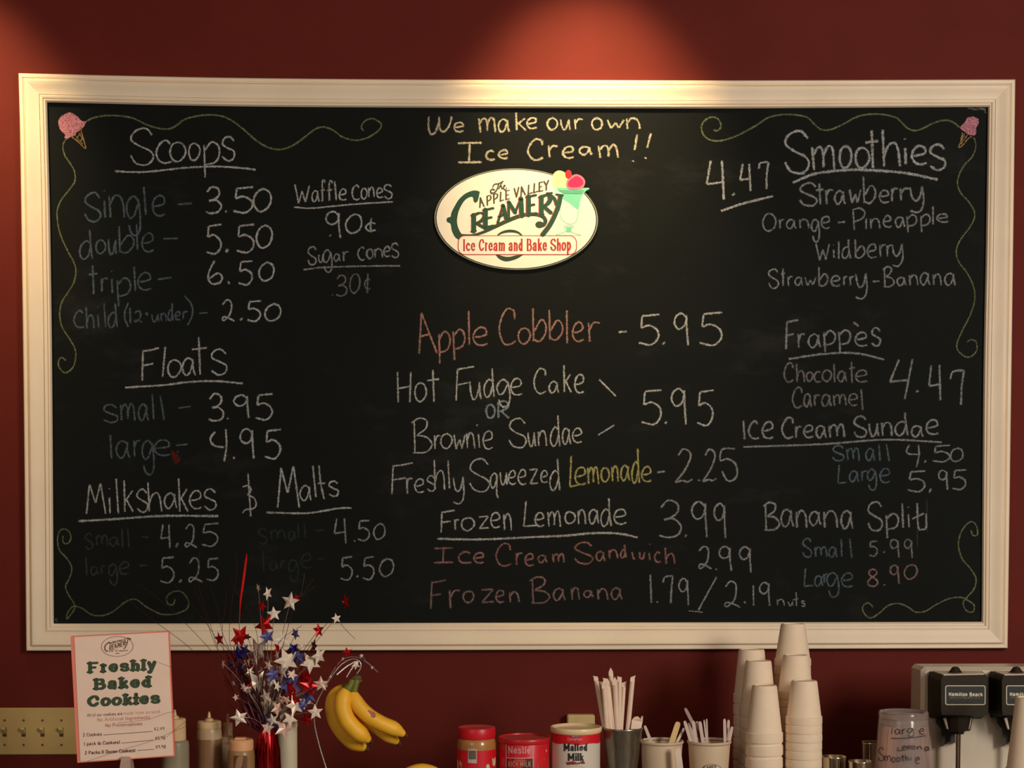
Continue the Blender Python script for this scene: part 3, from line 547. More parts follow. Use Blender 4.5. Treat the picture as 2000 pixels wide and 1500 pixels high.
for off, m_, nm in ((-1.3, redm, 'lettering_shadow'), (0, green, 'sign_lettering')):
    k = I_(nibR); k.n = 2 if off else 8
    for ch, a, b, c, d in (('R', 470, 560, 640, 790), ('E', 610, 520, 730, 745), ('A', 770, 480, 880, 668), ('M', 905, 420, 1065, 640), ('E', 1105, 368, 1220, 600), ('R', 1250, 350, 1390, 600)):
        A = lp(a, b); B = lp(c, d); sh = -.22
        if ch == 'A':
            for q in ([(a+10, d+10), (a+70, b)], [(a+70, b), (c, d-30)], [(a+25, d-60), (c-30, d-88)]): k.line([(lp(*p)[0]+off, lp(*p)[1]) for p in q], 8 if q[0][0] != a+10 else 4.5)
        elif ch == 'M':
            for q, w_ in (([(a, d), (a, b+30)], 5), ([(a, b+20), ((a+c)/2-5, (b+d)/2+30)], 8), ([((a+c)/2-5, (b+d)/2+30), (c-20, b-20)], 4.5), ([(c-20, b-20), (c-10, d-42)], 9)): k.line([(lp(*p)[0]+off, lp(*p)[1]) for p in q], w_)
        else:
            k.glyph(ch, A[0]+off+3, A[1]+(4 if ch == 'R' else 2), B[0]+off, B[1]-2, 9, 1, sh, 4.0)
    k.nib = None
    k.line([(lp(*p)[0]+off, lp(*p)[1]) for p in cat([(1370, 350), (1430, 400), (1455, 470)], 8)], 6)
    k.line([(lp(*p)[0]+off, lp(*p)[1]) for p in cat([(1500, 370), (1480, 470), (1440, 580), (1380, 700), (1295, 815)], 8)], 8.5)
    k.line([(lp(*p)[0]+off, lp(*p)[1]) for p in [(1455, 352), (1525, 360)]], 4); k.line([(lp(*p)[0]+off, lp(*p)[1]) for p in [(1345, 340), (1400, 335)]], 4)
    k.build(nm, m_, sg)
k = I_(lambda dx, dy: .5+.5*abs(dy)); k.n = 3
for ch, x in zip('APPLE', (572, 652, 728, 805, 868)):
    a, b = lp(x, 0)[0], lp(x+(48 if ch != 'L' else 40), 0)[0]; yb = lp(0, 500-(x-572)*.30)[1]; tp = lp(0, 392-(x-572)*.27)[1]; k.glyph(ch if ch != 'A' else 'A', a, tp, b, yb, 3.1, 1, -.25, 1.2)
for ch, x in zip('VALLEY', (968, 1045, 1125, 1190, 1250, 1310)):
    a, b = lp(x, 0)[0], lp(x+50, 0)[0]; yb = lp(0, 385-(x-968)*.24)[1]; tp = lp(0, 285-(x-968)*.24)[1]; k.glyph({'Y': 'ɣ'}.get(ch, ch), a, tp, b, yb, 3.1, 1, -.25, 1.2)
for q, w_ in (([(705, 340), (695, 310), (720, 290), (740, 300)], 2.6), ([(720, 265), (740, 235), (790, 225), (840, 200)], 2.2), ([(790, 230), (770, 290), (740, 330), (705, 335)], 2.6), ([(830, 210), (800, 260), (790, 290)], 2), ([(800, 270), (820, 250), (825, 285), (845, 265), (865, 250), (850, 245), (845, 280), (865, 300), (880, 270)], 1.8)):
    k.nib = None; k.line([lp(*p) for p in cat(q, 6)], w_)
k.nib = None
k.build('sign_small_lettering', brown, sg)
k = I_(); k.n = 3
def taper(pts, wf): # tapered band
    q = cat(pts, 10); n = len(q); Lf = []; Rg = []
    for i, p in enumerate(q):
        a = q[max(i-1, 0)]; b = q[min(i+1, n-1)]; dx, dy = b[0]-a[0], b[1]-a[1]; l = math.hypot(dx, dy) or 1; w_ = wf(i/(n-1))/2
        Lf.append(lp(p[0]-dy/l*w_, p[1]+dx/l*w_)); Rg.append(lp(p[0]+dy/l*w_, p[1]-dx/l*w_))
    for i in range(n-1): k.poly([Lf[i], Lf[i+1], Rg[i+1], Rg[i]], k.n)
    k.n += 1
taper([(345, 812), (480, 820), (600, 790), (720, 735), (900, 650), (1060, 592), (1200, 580), (1290, 605), (1325, 655), (1300, 705), (1262, 700), (1262, 665)], lambda t: 14+34*math.sin(min(t*1.5, 1)*math.pi*.62))
k.disc(*lp(1258, 700), 8.4, 6.8)
taper([(775, 818), (840, 785), (920, 772), (1000, 785), (1055, 822)], lambda t: 34*math.sin(math.pi*(.15+.7*t)))
k.poly([lp(*p) for p in cat([(752, 1046), (790, 1090), (850, 1118), (910, 1118), (1000, 1090), (1060, 1052)], 10)+cat([(1100, 1044), (1000, 1050), (900, 1068), (820, 1056), (790, 1044)], 10)[1:]])
k.build('sign_flourish', mat('sign_dark_olive', (44, 60, 32), .5), sg)
def rrect(x0, y0, x1, y1, r, n=6):
    o_ = []
    for cx, cy, a0 in ((x1-r, y0+r, -90), (x1-r, y1-r, 0), (x0+r, y1-r, 90), (x0+r, y0+r, 180)):
        for i in range(n+1): a = math.radians(a0+90*i/n); o_.append((cx+r*math.cos(a), cy+r*math.sin(a)))
    return o_
k = I_(); k.n = 26; k.poly([lp(*p) for p in rrect(318, 822, 1686, 1046, 80)]); k.build('banner_border', redm, sg)
k = I_(); k.n = 28; k.poly([lp(*p) for p in rrect(328, 831, 1676, 1037, 72)]); bnr = k.build('banner', cream, sg)
k = I_(lambda dx, dy: .38+.62*abs(dy), 1.0); k.n = 30
a, b = lp(378, 0)[0], lp(1618, 0)[0]; k.text('Ice Cream and Bake Shop', a, b, lp(0, 998)[1], 21.5, 3.3, -.008, .68, 1.8); k.build('banner_lettering', redm, bnr)
# painted sundae
k = I_(); k.n = 3; k.poly([lp(*p) for p in cat([(1410, 250), (1402, 200), (1410, 130), (1450, 85), (1500, 78), (1560, 110), (1600, 180), (1590, 260), (1540, 285), (1460, 280), (1410, 250)], 12)[:-1]]); k.build('painted_vanilla_scoop', mat('sign_vanilla', (244, 222, 150), .5), sg)
k = I_(); k.n = 5; k.poly([lp(*p) for p in cat([(1450, 275), (1822, 275), (1790, 310), (1745, 372), (1722, 440), (1700, 528), (1600, 450), (1515, 398), (1530, 348), (1480, 325), (1450, 275)], 500)[:-1]])
for q, w_ in (([(1495, 440), (1492, 560), (1510, 630), (1560, 680), (1620, 692), (1670, 670), (1695, 610), (1708, 520)], 1.3), ([(1440, 818), (1500, 800), (1560, 770), (1540, 715), (1650, 715), (1622, 745), (1630, 785), (1735, 822)], 1.2), ([(1440, 820), (1735, 822)], 1)):
    k.line([lp(*p) for p in cat(q, 8)], w_)
k.poly([lp(*p) for p in ((1552, 725), (1635, 725), (1615, 750), (1628, 785), (1560, 785), (1570, 750))]); k.build('painted_glass', teal, sg)
k = I_(); k.n = 34; k.poly([lp(*p) for p in ((1480, 300), (1770, 300), (1740, 345), (1540, 340))]); k.build('painted_glass_rim', mat('sign_teal_dark', (88, 160, 128), .5), sg)
k = I_(); k.n = 36; k.poly([lp(*p) for p in cat([(1562, 250), (1570, 195), (1610, 150), (1670, 120), (1730, 135), (1775, 180), (1778, 235), (1745, 280), (1650, 295), (1590, 285), (1562, 250)], 12)[:-1]]); k.build('painted_scoop_edge', mat('sign_pink', (226, 110, 130), .5), sg)
k = I_(); k.n = 38; k.poly([lp(*p) for p in cat([(1580, 245), (1590, 205), (1640, 160), (1680, 140), (1730, 160), (1762, 215), (1730, 260), (1650, 272), (1600, 265), (1580, 245)], 12)[:-1]]); k.build('painted_strawberry_scoop', mat('sign_magenta', (208, 20, 78), .5), sg)
k = I_(); k.n = 40; k.disc(*lp(1590, 120), 6.4, 8.6); k.build('painted_cherry', mat('sign_cherry', (196, 14, 22), .5), sg)

# ================================================================ LIGHT SWITCH PLATE
Yp = -.006
a = P(-70, 1383, Yp); b = P(160, 1474, Yp)
plate_m = mat('almond_plate', (190, 158, 98), .4, var=.03)
sw = thing('light_switch_plate', 'long almond light switch plate on the red wall behind the cookie sign', 'light switch', ((a.x+b.x)/2, 0, (a.z+b.z)/2))
MB().box(a.x, b.x, Yp, 0, b.z, a.z, .0022).build('plate', plate_m, sw)
tgm = mat('almond_toggle', (196, 168, 108), .35); scm = mat('plate_screw', (110, 84, 44), .4, .6)
for px in (-28, 9, 46, 83, 120):
    c = P(px, 1430, Yp)
    m_ = MB(); m_.add([(c.x-.005, Yp-.0004, c.z-.011), (c.x+.005, Yp-.0004, c.z-.011), (c.x+.005, Yp-.0004, c.z+.011), (c.x-.005, Yp-.0004, c.z+.011)], [(0, 1, 2, 3)]); sl = m_.build('toggle_slot', mat('toggle_slot', (70, 48, 20), .6), sw)
    m_ = MB(); z0 = c.z+.002; m_.add([(c.x-.0042, Yp-.0006, z0-.006), (c.x+.0042, Yp-.0006, z0-.006), (c.x+.0042, Yp-.0006, z0+.007), (c.x-.0042, Yp-.0006, z0+.007),
             (c.x-.0034, Yp-.013, z0+.006), (c.x+.0034, Yp-.013, z0+.006), (c.x+.0034, Yp-.011, z0+.011), (c.x-.0034, Yp-.011, z0+.011)],
             [(3, 2, 6, 7), (0, 4, 5, 1), (1, 5, 6, 2), (0, 3, 7, 4), (4, 7, 6, 5)]); m_.build('toggle', tgm, sw)
    for dy in (-23, 25):
        c2 = P(px, 1430+dy, Yp); m_ = MB(); n = 10
        m_.add([(c2.x+.0028*math.cos(t), Yp-.0006, c2.z+.0028*math.sin(t)) for t in [2*math.pi*i/n for i in range(n)]]+[(c2.x+.0032*math.cos(t), Yp+.0005, c2.z+.0032*math.sin(t)) for t in [2*math.pi*i/n for i in range(n)]],
               [tuple(range(n))]+[(i, n+i, n+(i+1) % n, (i+1) % n) for i in range(n)]); m_.build('screw', scm, sw)
# outlet box behind the malted milk tin
a = P(1108, 1397, -.03); b = P(1162, 1470, -.03)
ob = thing('outlet_cover', 'tan outlet cover on the red wall behind the malted milk tin', 'outlet', ((a.x+b.x)/2, 0, (a.z+b.z)/2))
MB().box(a.x, b.x, -.03, 0, b.z, a.z, .003).build('cover', mat('outlet_tan', (206, 180, 124), .45), ob)

# ================================================================ COOKIE PRICE SIGN
YC = -.60
cs0 = P(245, 1500, YC)
cs = thing('cookie_price_sign', 'pink-edged printed cookie price sign held up in front of the squeeze bottles', 'sign', (cs0.x, YC, CZ))
paper = mat('sign_paper', (255, 222, 200), .55, var=.02); pink = mat('pink_acrylic', (255, 142, 120), .35, var=.04)
def card(pts, yf, th, name, m_):
    v = [P(x, y, yf) for x, y in pts]; v2 = [Vector((p.x, p.y+th, p.z)) for p in v]
    return mesh(name, v+v2, [(0, 1, 2, 3), (7, 6, 5, 4), (0, 4, 5, 1), (1, 5, 6, 2), (2, 6, 7, 3), (3, 7, 4, 0)], m_, cs)
card([(137.5, 1243), (329.5, 1233), (341, 1477), (151, 1490)], YC, .010, 'backing_card', pink)
sheet = card([(145, 1244.5), (328, 1235), (338.5, 1475), (157, 1487.5)], YC-.0012, .001, 'printed_sheet', paper)
def pc(px, py, lay): return P(px, py, YC-.0013-lay*1.5e-5)
gd = mat('print_green', (66, 84, 58), .6); pd = mat('print_dark', (92, 66, 54), .6); pr_ = mat('print_red', (206, 142, 122), .6); pg = mat('print_grey', (120, 92, 78), .6)
k = Ink(pc, False, lambda dx, dy: .58+.42*abs(dy), 1.2)
k.text('Freshly', 171, 305, 1313, 17.5, 8.0, -.05, .72, 4.6); k.text('Baked', 183, 295, 1345.3, 17.5, 8.2, -.05, .72, 4.8); k.text('Cookies', 171, 312, 1378.6, 17.5, 8.0, -.05, .72, 4.6)
k.build('headline_lettering', gd, sheet)
k = Ink(pc, False, None, 1.5); k.text('All of our cookies are', 170, 239, 1400, 6.0, .8, -.052)
for t_, x0, x1, y in (('2 Cookies', 162, 199, 1438.5), ('1 pack (6 Cookies)', 164, 234, 1456), ('2 Packs (1 Dozen Cookies)', 166, 264, 1473.5)): k.text(t_, x0, x1, y, 6.2, 1.0, -.052)
k.build('price_lettering', pd, sheet)
k = Ink(pc, False, None, 1.5); k.text('made from scratch', 241, 313, 1396.3, 6, .8, -.052); k.text('No Artificial Ingredients', 190, 293, 1409, 6.5, .8, -.052); k.text('No Preservatives', 206, 278, 1420, 6.5, .8, -.052); k.build('red_lettering', pr_, sheet)
k = Ink(pc, False, None, 1.5)
for t_, x0, y in (('$2.49', 301, 1427), ('$5.98', 303, 1445), ('$9.98', 304, 1462)): k.text(t_, x0, x0+20, y, 6, 1.0, -.04)
for x0, y0, x1, y1 in ((202, 1435.5, 298, 1428.5), (237, 1451.5, 299, 1445.5), (268, 1465.8, 301, 1463.2)): k.line([(x0, y0), (x1, y1)], 1.1)
q = [(229+31*math.cos(t)+1.2*math.sin(t), 1262.5+19.5*math.sin(t)-1.4*math.cos(t)) for t in [2*math.pi*i/48 for i in range(49)]]; k.line(q, .9)
k.line(cat([(213, 1254), (205, 1262), (206, 1270), (209, 1272)], 1.5), 2.4); k.line([(213, 1254), (216, 1258)], 2)
for i, ch in enumerate('REAMER'): k.glyph(ch, 214+i*5.4, 1260-i*1.4, 218+i*5.4, 1270-i*1.9, 1.5)
k.line([(244, 1252), (247, 1256)], 1.5); k.line(cat([(250, 1250), (247, 1260), (242, 1268)], 1.5), 1.8)
for i, ch in enumerate('APPLEVALLE'): k.glyph(ch, 216+i*3.1, 1254-i*.8, 218.3+i*3.1, 1258-i*.8, .8)
k.disc(250, 1247, 2.2, 2.2, 10); k.disc(254, 1248, 2.2, 2, 10); k.line([(226, 1276.5), (233, 1276)], 1.4); k.text('Ice Cream', 210, 250, 1273, 3.4, .6, -.03)
k.build('printed_emblem', pg, sheet)
clipm = mat('clear_clip', (190, 160, 140), .25, var=.1); a = P(235, 1478, YC-.006); b = P(257, 1500, YC-.006)
m_ = MB(); m_.add([(a.x+.003, YC-.010, a.z), (b.x-.003, YC-.010, a.z), (b.x+.001, YC-.012, b.z-.01), (a.x-.002, YC-.012, b.z-.01), (a.x+.003, YC+.016, a.z), (b.x-.003, YC+.016, a.z), (b.x+.001, YC+.018, b.z-.01), (a.x-.002, YC+.018, b.z-.01)],
    [(0, 3, 2, 1), (4, 5, 6, 7), (0, 1, 5, 4), (1, 2, 6, 5), (2, 3, 7, 6), (3, 0, 4, 7)]); m_.build('clip', clipm, cs)
c1 = (a.x+b.x)/2; MB().lathe((c1, YC), [(.0035, CZ+.006), (.0035, b.z-.004)], 10).build('post', clipm, cs); MB().lathe((c1, YC), [(.035, CZ+.0002), (.036, CZ+.004), (.005, CZ+.008)], 24).build('base', clipm, cs)

# ================================================================ LATHE THINGS measured in pixels
def prof_px(cx, Y, pr):
    s_ = sc(Y); return [(hw*s_, P(cx, py, Y).z) for hw, py in pr]
def cyl_proj(cx, Y, hw_of_y, eps=.0004):
    """lay print on the front of an upright round body centred at (cx px, depth Y)"""
    c = P(cx, 1450, Y); cxw = c.x
    def f(px, py, lay):
        r = hw_of_y(py)*sc(Y)+eps+lay*2e-5; d = ray(px, py); o = cam_pos
        ax, ay = o.x-cxw, o.y-Y; A = d.x*d.x+d.y*d.y; B = 2*(ax*d.x+ay*d.y); Cc = ax*ax+ay*ay-r*r; disc = B*B-4*A*Cc
        t = (-B-math.sqrt(max(disc, 0)))/(2*A); return o+d*t
    return f
def center(cx, Y): p = P(cx, 1450, Y); return p.x
def zat(cx, py, Y): return P(cx, py, Y).z

# ---- squeeze bottles
bottlem = mat('squeeze_bottle_body', (190, 164, 126), .35, var=.04, sss=.0); capm = mat('squeeze_cap', (226, 190, 142), .4, var=.03)
def squeeze(cx, Y, hw, ytip, ycap, ysh, label, bodym=bottlem, fill=None, group='squeeze bottles beside the sign', capm_=None, wide=None):
    x = center(cx, Y); t = thing('squeeze_bottle', label, 'squeeze bottle', (x, Y, CZ), group); s_ = sc(Y); r = hw*s_
    zc = zat(cx, ycap, Y); zs = zat(cx, ysh, Y); zt = zat(cx, ytip, Y); rw = (wide or hw*.72)*s_; cm = capm_ or capm
    body = [(r*.94, CZ+.0002), (r, CZ+.006), (r, zs-.012), (r*.97, zs-.005), (rw*1.0, zs), (rw*.98, zs+.001)]
    smooth_angle(MB().lathe((x, Y), body, 32).build('body', bodym, t))
    if fill:
        zf = zat(cx, fill[0], Y); smooth_angle(MB().lathe((x, Y), [(r+.0006, CZ+.008), (r+.0006, zf-.002), (r+.0002, zf)], 32, False, False).build('filling', fill[1], t))
    cp = MB(); n = 36; pr = [(rw*1.04, zs-.001), (rw*1.06, zs+.002), (rw*1.04, zc-.002), (rw*.96, zc)]
    cp.lathe((x, Y), pr, n); capo = smooth_angle(cp.build('cap', cm, t), 30)
    smooth_angle(MB().lathe((x, Y), [(rw*.40, zc), (rw*.36, zc+(zt-zc)*.25), (.0042, zc+(zt-zc)*.32), (.0022, zt-.001), (.0012, zt)], 16).build('nozzle', cm, capo), 30)
    return t
brn = mat('caramel_fill', (140, 100, 66), .35, var=.06); brn2 = mat('brown_fill', (104, 66, 42), .4, var=.05)
squeeze(342, -.50, 27, 1386, 1403, 1444, 'whitish squeeze bottle half hidden behind the cookie price sign', mat('pale_squeeze_body', (150, 138, 112), .35, var=.03), wide=20)
squeeze(409, -.46, 24, 1390, 1408, 1420, 'tall squeeze bottle of tan sauce with a thin nozzle', fill=(1442, brn), wide=22)
squeeze(441, -.40, 19, 1422, 1438, 1448, 'small squeeze bottle tucked behind the wide tan one', wide=11)
t = squeeze(409+36, -.31, 13, 1394, 1412, 1440, 'slim squeeze bottle with a pale nozzle at the very back', wide=9)
x = center(471, -.52); Y = -.52; t = thing('sauce_jar', 'wide sauce jar with a peach flip lid and square brown label', 'jar', (x, Y, CZ))
smooth_angle(MB().lathe((x, Y), [(.026, CZ+.0002)]+prof_px(471, Y, [(26, 1585), (26.5, 1560), (26.5, 1475), (25, 1466), (23, 1463)]), 32).build('body', mat('sauce_jar_body', (158, 118, 78), .35), t))
smooth_angle(MB().lathe((x, Y), prof_px(471, Y, [(23.6, 1464), (24, 1461), (24, 1446), (22, 1443.5)]), 32).build('lid', mat('peach_lid', (226, 168, 120), .4), t), 30); jl = [o for o in t.children if o.name.startswith('lid')][0]
MB().box(x-.012, x+.010, Y-.008, Y+.008, zat(471, 1444, Y), zat(471, 1441.5, Y)+.0015).build('flip_tab', MATS['peach_lid'], jl)
k = Ink(cyl_proj(471, Y, lambda y: 26.5), False); k.poly([(456, 1476), (463, 1476), (470, 1476), (477, 1476), (483, 1476), (483, 1510), (477, 1510), (470, 1510), (463, 1510), (456, 1510)]); k.build('label', brn2, t)

# ---- tall white canister
Y = -.44; x = center(561, Y); t = thing('paper_canister', 'plain tall white cylinder between the foil centrepiece and the bananas', 'canister', (x, Y, CZ))
smooth_angle(MB().lathe((x, Y), [(.021, CZ+.0002)]+prof_px(561, Y, [(19.5, 1592), (19.5, 1414), (19, 1412)]), 32).build('tube', mat('canister_white', (208, 194, 164), .6, var=.03), t), 30)
smooth_angle(MB().lathe((x, Y), prof_px(561, Y, [(20.2, 1420), (20.2, 1411), (18, 1409)]), 32).build('lid', mat('canister_white', (1, 1, 1)), t), 30)

# ================================================================ FOIL CENTREPIECE
YF = -.50
fx = center(522, YF); cp = thing('star_centrepiece', 'patriotic foil centrepiece of red silver and blue stars spraying from a red fringe base', 'centrepiece', (fx, YF, CZ))
def foil(name, col, metal=.75, rough=.28):
    return mat(name, col, rough, metal, var=.18, scale=40)
fsil = foil('silver_foil', (236, 216, 196), .2, .42); fred = foil('red_foil', (190, 18, 22), .55, .25); fblu = foil('blue_foil', (92, 92, 156), .5, .35); fnav = foil('navy_foil', (34, 30, 100), .6, .3); fpin = foil('rosy_foil', (226, 186, 166), .2, .4)
fwire = mat('dark_wire', (92, 52, 46), .35, .7); fsw = mat('silver_wire', (200, 184, 176), .3, .8); fpur = foil('purple_tinsel', (84, 22, 34), .6, .35)
FM = {'s': fsil, 'r': fred, 'b': fblu, 'n': fnav, 'p': fpin, 'd': fpur}
v = []
def tinsel_strip(p0, p1, w0, sag, n=8, tw=1.0):
    out = []; fs = []; d = (p1-p0)
    side0 = Vector((d.z, 0, -d.x)).normalized()
    for i in range(n+1):
        u = i/n; c = p0+d*u+Vector((0, 0, 0))+sag*math.sin(math.pi*u); a = u*tw*3
        sd = side0*math.cos(a)+Vector((0, 1, 0))*math.sin(a); ww = w0*(1-u*.6)/2
        out += [c-sd*ww, c+sd*ww]
    for i in range(n): fs.append((2*i, 2*i+1, 2*i+3, 2*i+2))
    return out, fs
# weighted foil base with hanging fringe
smooth_angle(MB().lathe((fx, YF), [(.03, CZ+.0002), (.032, CZ+.01), (.024, CZ+.03)]+prof_px(522, YF, [(20, 1540), (21, 1500), (20, 1460), (17, 1432), (12, 1418)]), 24).build('base_wrap', fred, cp), 30)
mb = MB(); random.seed(11)
for i in range(60):
    a = random.uniform(0, 2*math.pi); r0 = .012; r1 = random.uniform(.022, .028)
    z0 = zat(522, random.uniform(1414, 1424), YF); z1 = zat(522, random.uniform(1500, 1545), YF)
    vv, ff = tinsel_strip(Vector((fx+r0*math.cos(a), YF+r0*math.sin(a), z0)), Vector((fx+r1*math.cos(a+.2), YF+r1*math.sin(a+.2), z1)), .0042, Vector((math.cos(a), math.sin(a), 0))*.007, 7, random.uniform(.4, 1.6)); mb.add(vv, ff)
o = mb.build('fringe', foil('deep_red_foil', (120, 8, 16), .75, .2), cp); o['kind'] = 'stuff'
# dark tinsel bundle leaning up-left
mb = MB()
for i in range(46):
    e = P(random.gauss(447, 17)+random.uniform(0, 40), random.uniform(1255, 1400), YF+random.uniform(-.03, .05)); b_ = Vector((fx+random.uniform(-.012, .006), YF+random.uniform(-.01, .01), zat(522, 1436, YF)))
    vv, ff = tinsel_strip(b_, e, .0048, Vector((-.006, 0, 0)), 7, random.uniform(.3, 1.4)); mb.add(vv, ff)
o = mb.build('tinsel_spray', fpur, cp); o['kind'] = 'stuff'
mb = MB()
for i in range(40):
    e = P(random.gauss(545, 28), random.uniform(1290, 1400), YF+random.uniform(-.04, .06)); b_ = Vector((fx+random.uniform(-.006, .01), YF+random.uniform(-.01, .01), zat(522, 1430, YF)))
    vv, ff = tinsel_strip(b_, e, .003, Vector((.004, 0, 0)), 7, random.uniform(.3, 1.4)); mb.add(vv, ff)
o = mb.build('tinsel_spray', foil('dusky_tinsel', (120, 70, 78), .5, .35), cp); o['kind'] = 'stuff'
def star(px, py, r, col, rot=0.0, tilt=(0, 0), Y=YF, name='star', parent=None, th=.0012):
    c = P(px, py, Y); R_ = r*sc(Y); M3 = Matrix.Rotation(tilt[0], 3, 'X') @ Matrix.Rotation(tilt[1], 3, 'Z'); vv = [c+M3 @ Vector((0, -th-R_*.10, 0))]
    for i in range(10):
        a = math.pi/2+rot+i*math.pi/5; q = R_ if i % 2 == 0 else R_*.45
        vv.append(c+M3 @ Vector((q*math.cos(a), 0, q*math.sin(a))))
    vv.append(c+M3 @ Vector((0, R_*.10, 0)))
    ff = [(0, 1+i, 1+(i+1) % 10) for i in range(10)]+[(11, 1+(i+1) % 10, 1+i) for i in range(10)]
    return mesh(name, vv, ff, FM[col], parent or cp)
root = Vector((fx, YF, zat(522, 1428, YF)))
STARS = [(504, 1148, 9, 'p', .5, .9), (523, 1159, 15, 's', .3, 1.05), (511, 1184, 13, 'r', .9, .5), (535, 1199, 15, 's', .1, .2), (567, 1175, 20, 's', -.15, .35), (580, 1168, 9, 'r', .4, .6), (675, 1175, 18, 'r', .3, 1.0), (657, 1208, 11, 's', .2, .5),
 (516, 1220, 18, 'r', .5, .5), (470, 1242, 17, 'r', .75, .4), (428, 1248, 11, 'r', .2, .7), (522, 1243, 13, 'b', .3, .5), (577, 1238, 10, 'b', .6, .7), (622, 1231, 12, 'r', .15, .9), (613, 1262, 12, 'd', .9, 1.0), (573, 1267, 10, 'n', .6, .3),
 (466, 1277, 14, 'n', .2, .3), (478, 1271, 11, 'n', .8, .7), (503, 1272, 22, 's', .5, .7), (560, 1290, 20, 's', .4, .5), (582, 1283, 14, 'b', .1, .4), (606, 1294, 17, 's', .6, .5), (594, 1321, 16, 'r', .3, .3), (533, 1318, 13, 'b', .2, .6), (550, 1316, 10, 'r', .7, .3),
 (503, 1333, 21, 's', .63, .6), (498, 1290, 12, 's', .2, .8), (544, 1345, 18, 's', .63, .3), (531, 1328, 12, 's', .3, .5), (566, 1338, 20, 'b', .5, .4), (602, 1360, 14, 'b', .35, .2), (588, 1356, 9, 'p', .3, .4), (627, 1336, 12, 'p', .05, .15), (616, 1391, 12, 's', .1, .2),
 (526, 1378, 18, 's', .1, .2), (551, 1389, 15, 's', .5, .6), (573, 1378, 10, 's', .2, .4), (566, 1404, 12, 's', .7, .3), (527, 1413, 14, 'b', .63, .2), (560, 1365, 10, 'r', .3, .5), (504, 1370, 9, 'r', .2, .5), (467, 1402, 14, 's', .25, .15), (519, 1361, 13, 's', .4, .7),
 (461, 1362, 6, 'p', .4, .6), (456, 1334, 5, 'p', .1, .6), (473, 1305, 8, 'p', .3, .7), (436, 1297, 7, 'p', .5, 1.0), (488, 1312, 8, 's', .6, .6), (541, 1280, 9, 's', .3, 1.0), (513, 1310, 8, 'p', .5, .5), (524, 1300, 9, 'p', .9, .5), (590, 1378, 10, 'b', .6, .5), (484, 1346, 7, 'p', .3, .5),
 (455, 1312, 7, 'r', .3, .8), (446, 1284, 7, 'r', .6, .8), (571, 1318, 9, 's', .9, .6), (547, 1366, 10, 'p', .1, .6), (579, 1352, 8, 's', .4, .6), (510, 1396, 9, 'p', .6, .7), (590, 1262, 6, 's', .6, .8)]
for i in range(34):
    STARS.append((random.gauss(552, 27), random.gauss(1345, 38), random.uniform(8, 17), random.choice('ssspbbrp'), random.uniform(0, 1.2), random.uniform(.2, 1.0)))
for i in range(16):
    STARS.append((random.gauss(478, 15), random.gauss(1300, 26), random.uniform(4, 9), random.choice('prpdn'), random.uniform(0, 1.2), random.uniform(.2, 1.0)))
for i, (px, py, r, col, rot, tl) in enumerate(STARS):
    if py > 1210: r *= 1.36
    dy = -.012*((i*7) % 9)+.04 if py > 1255 else -.01*((i*5) % 5)+.01
    Yk = YF+dy*.8
    star(px, py, r, col, rot, ((random.uniform(-.25, .25)), tl if i % 2 else -tl), Yk)
    c = P(px, py, Yk); mid = (root+c)/2+Vector(((c.x-root.x)*-.16, 0, .02)); n = 10; pts = []
    for q in range(n+1):
        u = q/n; pts.append(root*(1-u)**2+mid*2*u*(1-u)+(c+Vector((0, .003, 0)))*u*u)
    MB().tube(pts, .00055, 4).build('star_wire', fsw if col in 'sp' else fwire, cp)
def wire(pts, r, m_, Y=YF, name='wire'):
    q = cat(pts, 12); return MB().tube([P(x_, y_, Y) for x_, y_ in q], r, 5).build(name, m_, cp)
for pts in ([(461, 1080), (462, 1120), (455, 1165), (449, 1210), (452, 1270), (490, 1360), (520, 1428)], [(442, 1152), (440, 1190), (434, 1230), (445, 1290), (518, 1428)], [(240, 1163), (258, 1178), (300, 1212), (370, 1265), (440, 1340), (517, 1428)],
            [(270, 1140), (320, 1178), (360, 1215), (420, 1280), (480, 1360), (519, 1428)], [(390, 1080), (386, 1130), (405, 1200), (440, 1300), (518, 1428)], [(380, 1150), (400, 1200), (430, 1280), (516, 1428)], [(410, 1140), (425, 1190), (436, 1240), (470, 1320), (519, 1428)], [(340, 1140), (385, 1195), (425, 1250), (470, 1330), (518, 1428)],
            [(450, 1135), (470, 1170), (490, 1200), (505, 1260), (521, 1428)], [(587, 1165), (593, 1135), (594, 1120)], [(587, 1168), (605, 1140), (612, 1130)], [(588, 1166), (608, 1150), (617, 1143)], [(665, 1218), (680, 1235), (694, 1248)], [(325, 1440), (362, 1410), (420, 1382), (452, 1384), (458, 1420), (450, 1437), (500, 1432)],
            [(540, 1262), (560, 1240), (590, 1222)], [(170, 1487), (240, 1464), (300, 1446), (350, 1424), (430, 1400), (515, 1428)], [(300, 1290), (400, 1330), (460, 1370), (517, 1428)], [(230, 1412), (290, 1405), (340, 1390), (430, 1395), (514, 1428)]):
    wire(pts, .00032 if pts[0][0] < 331 and pts[0][1] > 1280 else .0005, fwire, YF-.13 if pts[0][0] < 331 and pts[0][1] > 1280 else YF)
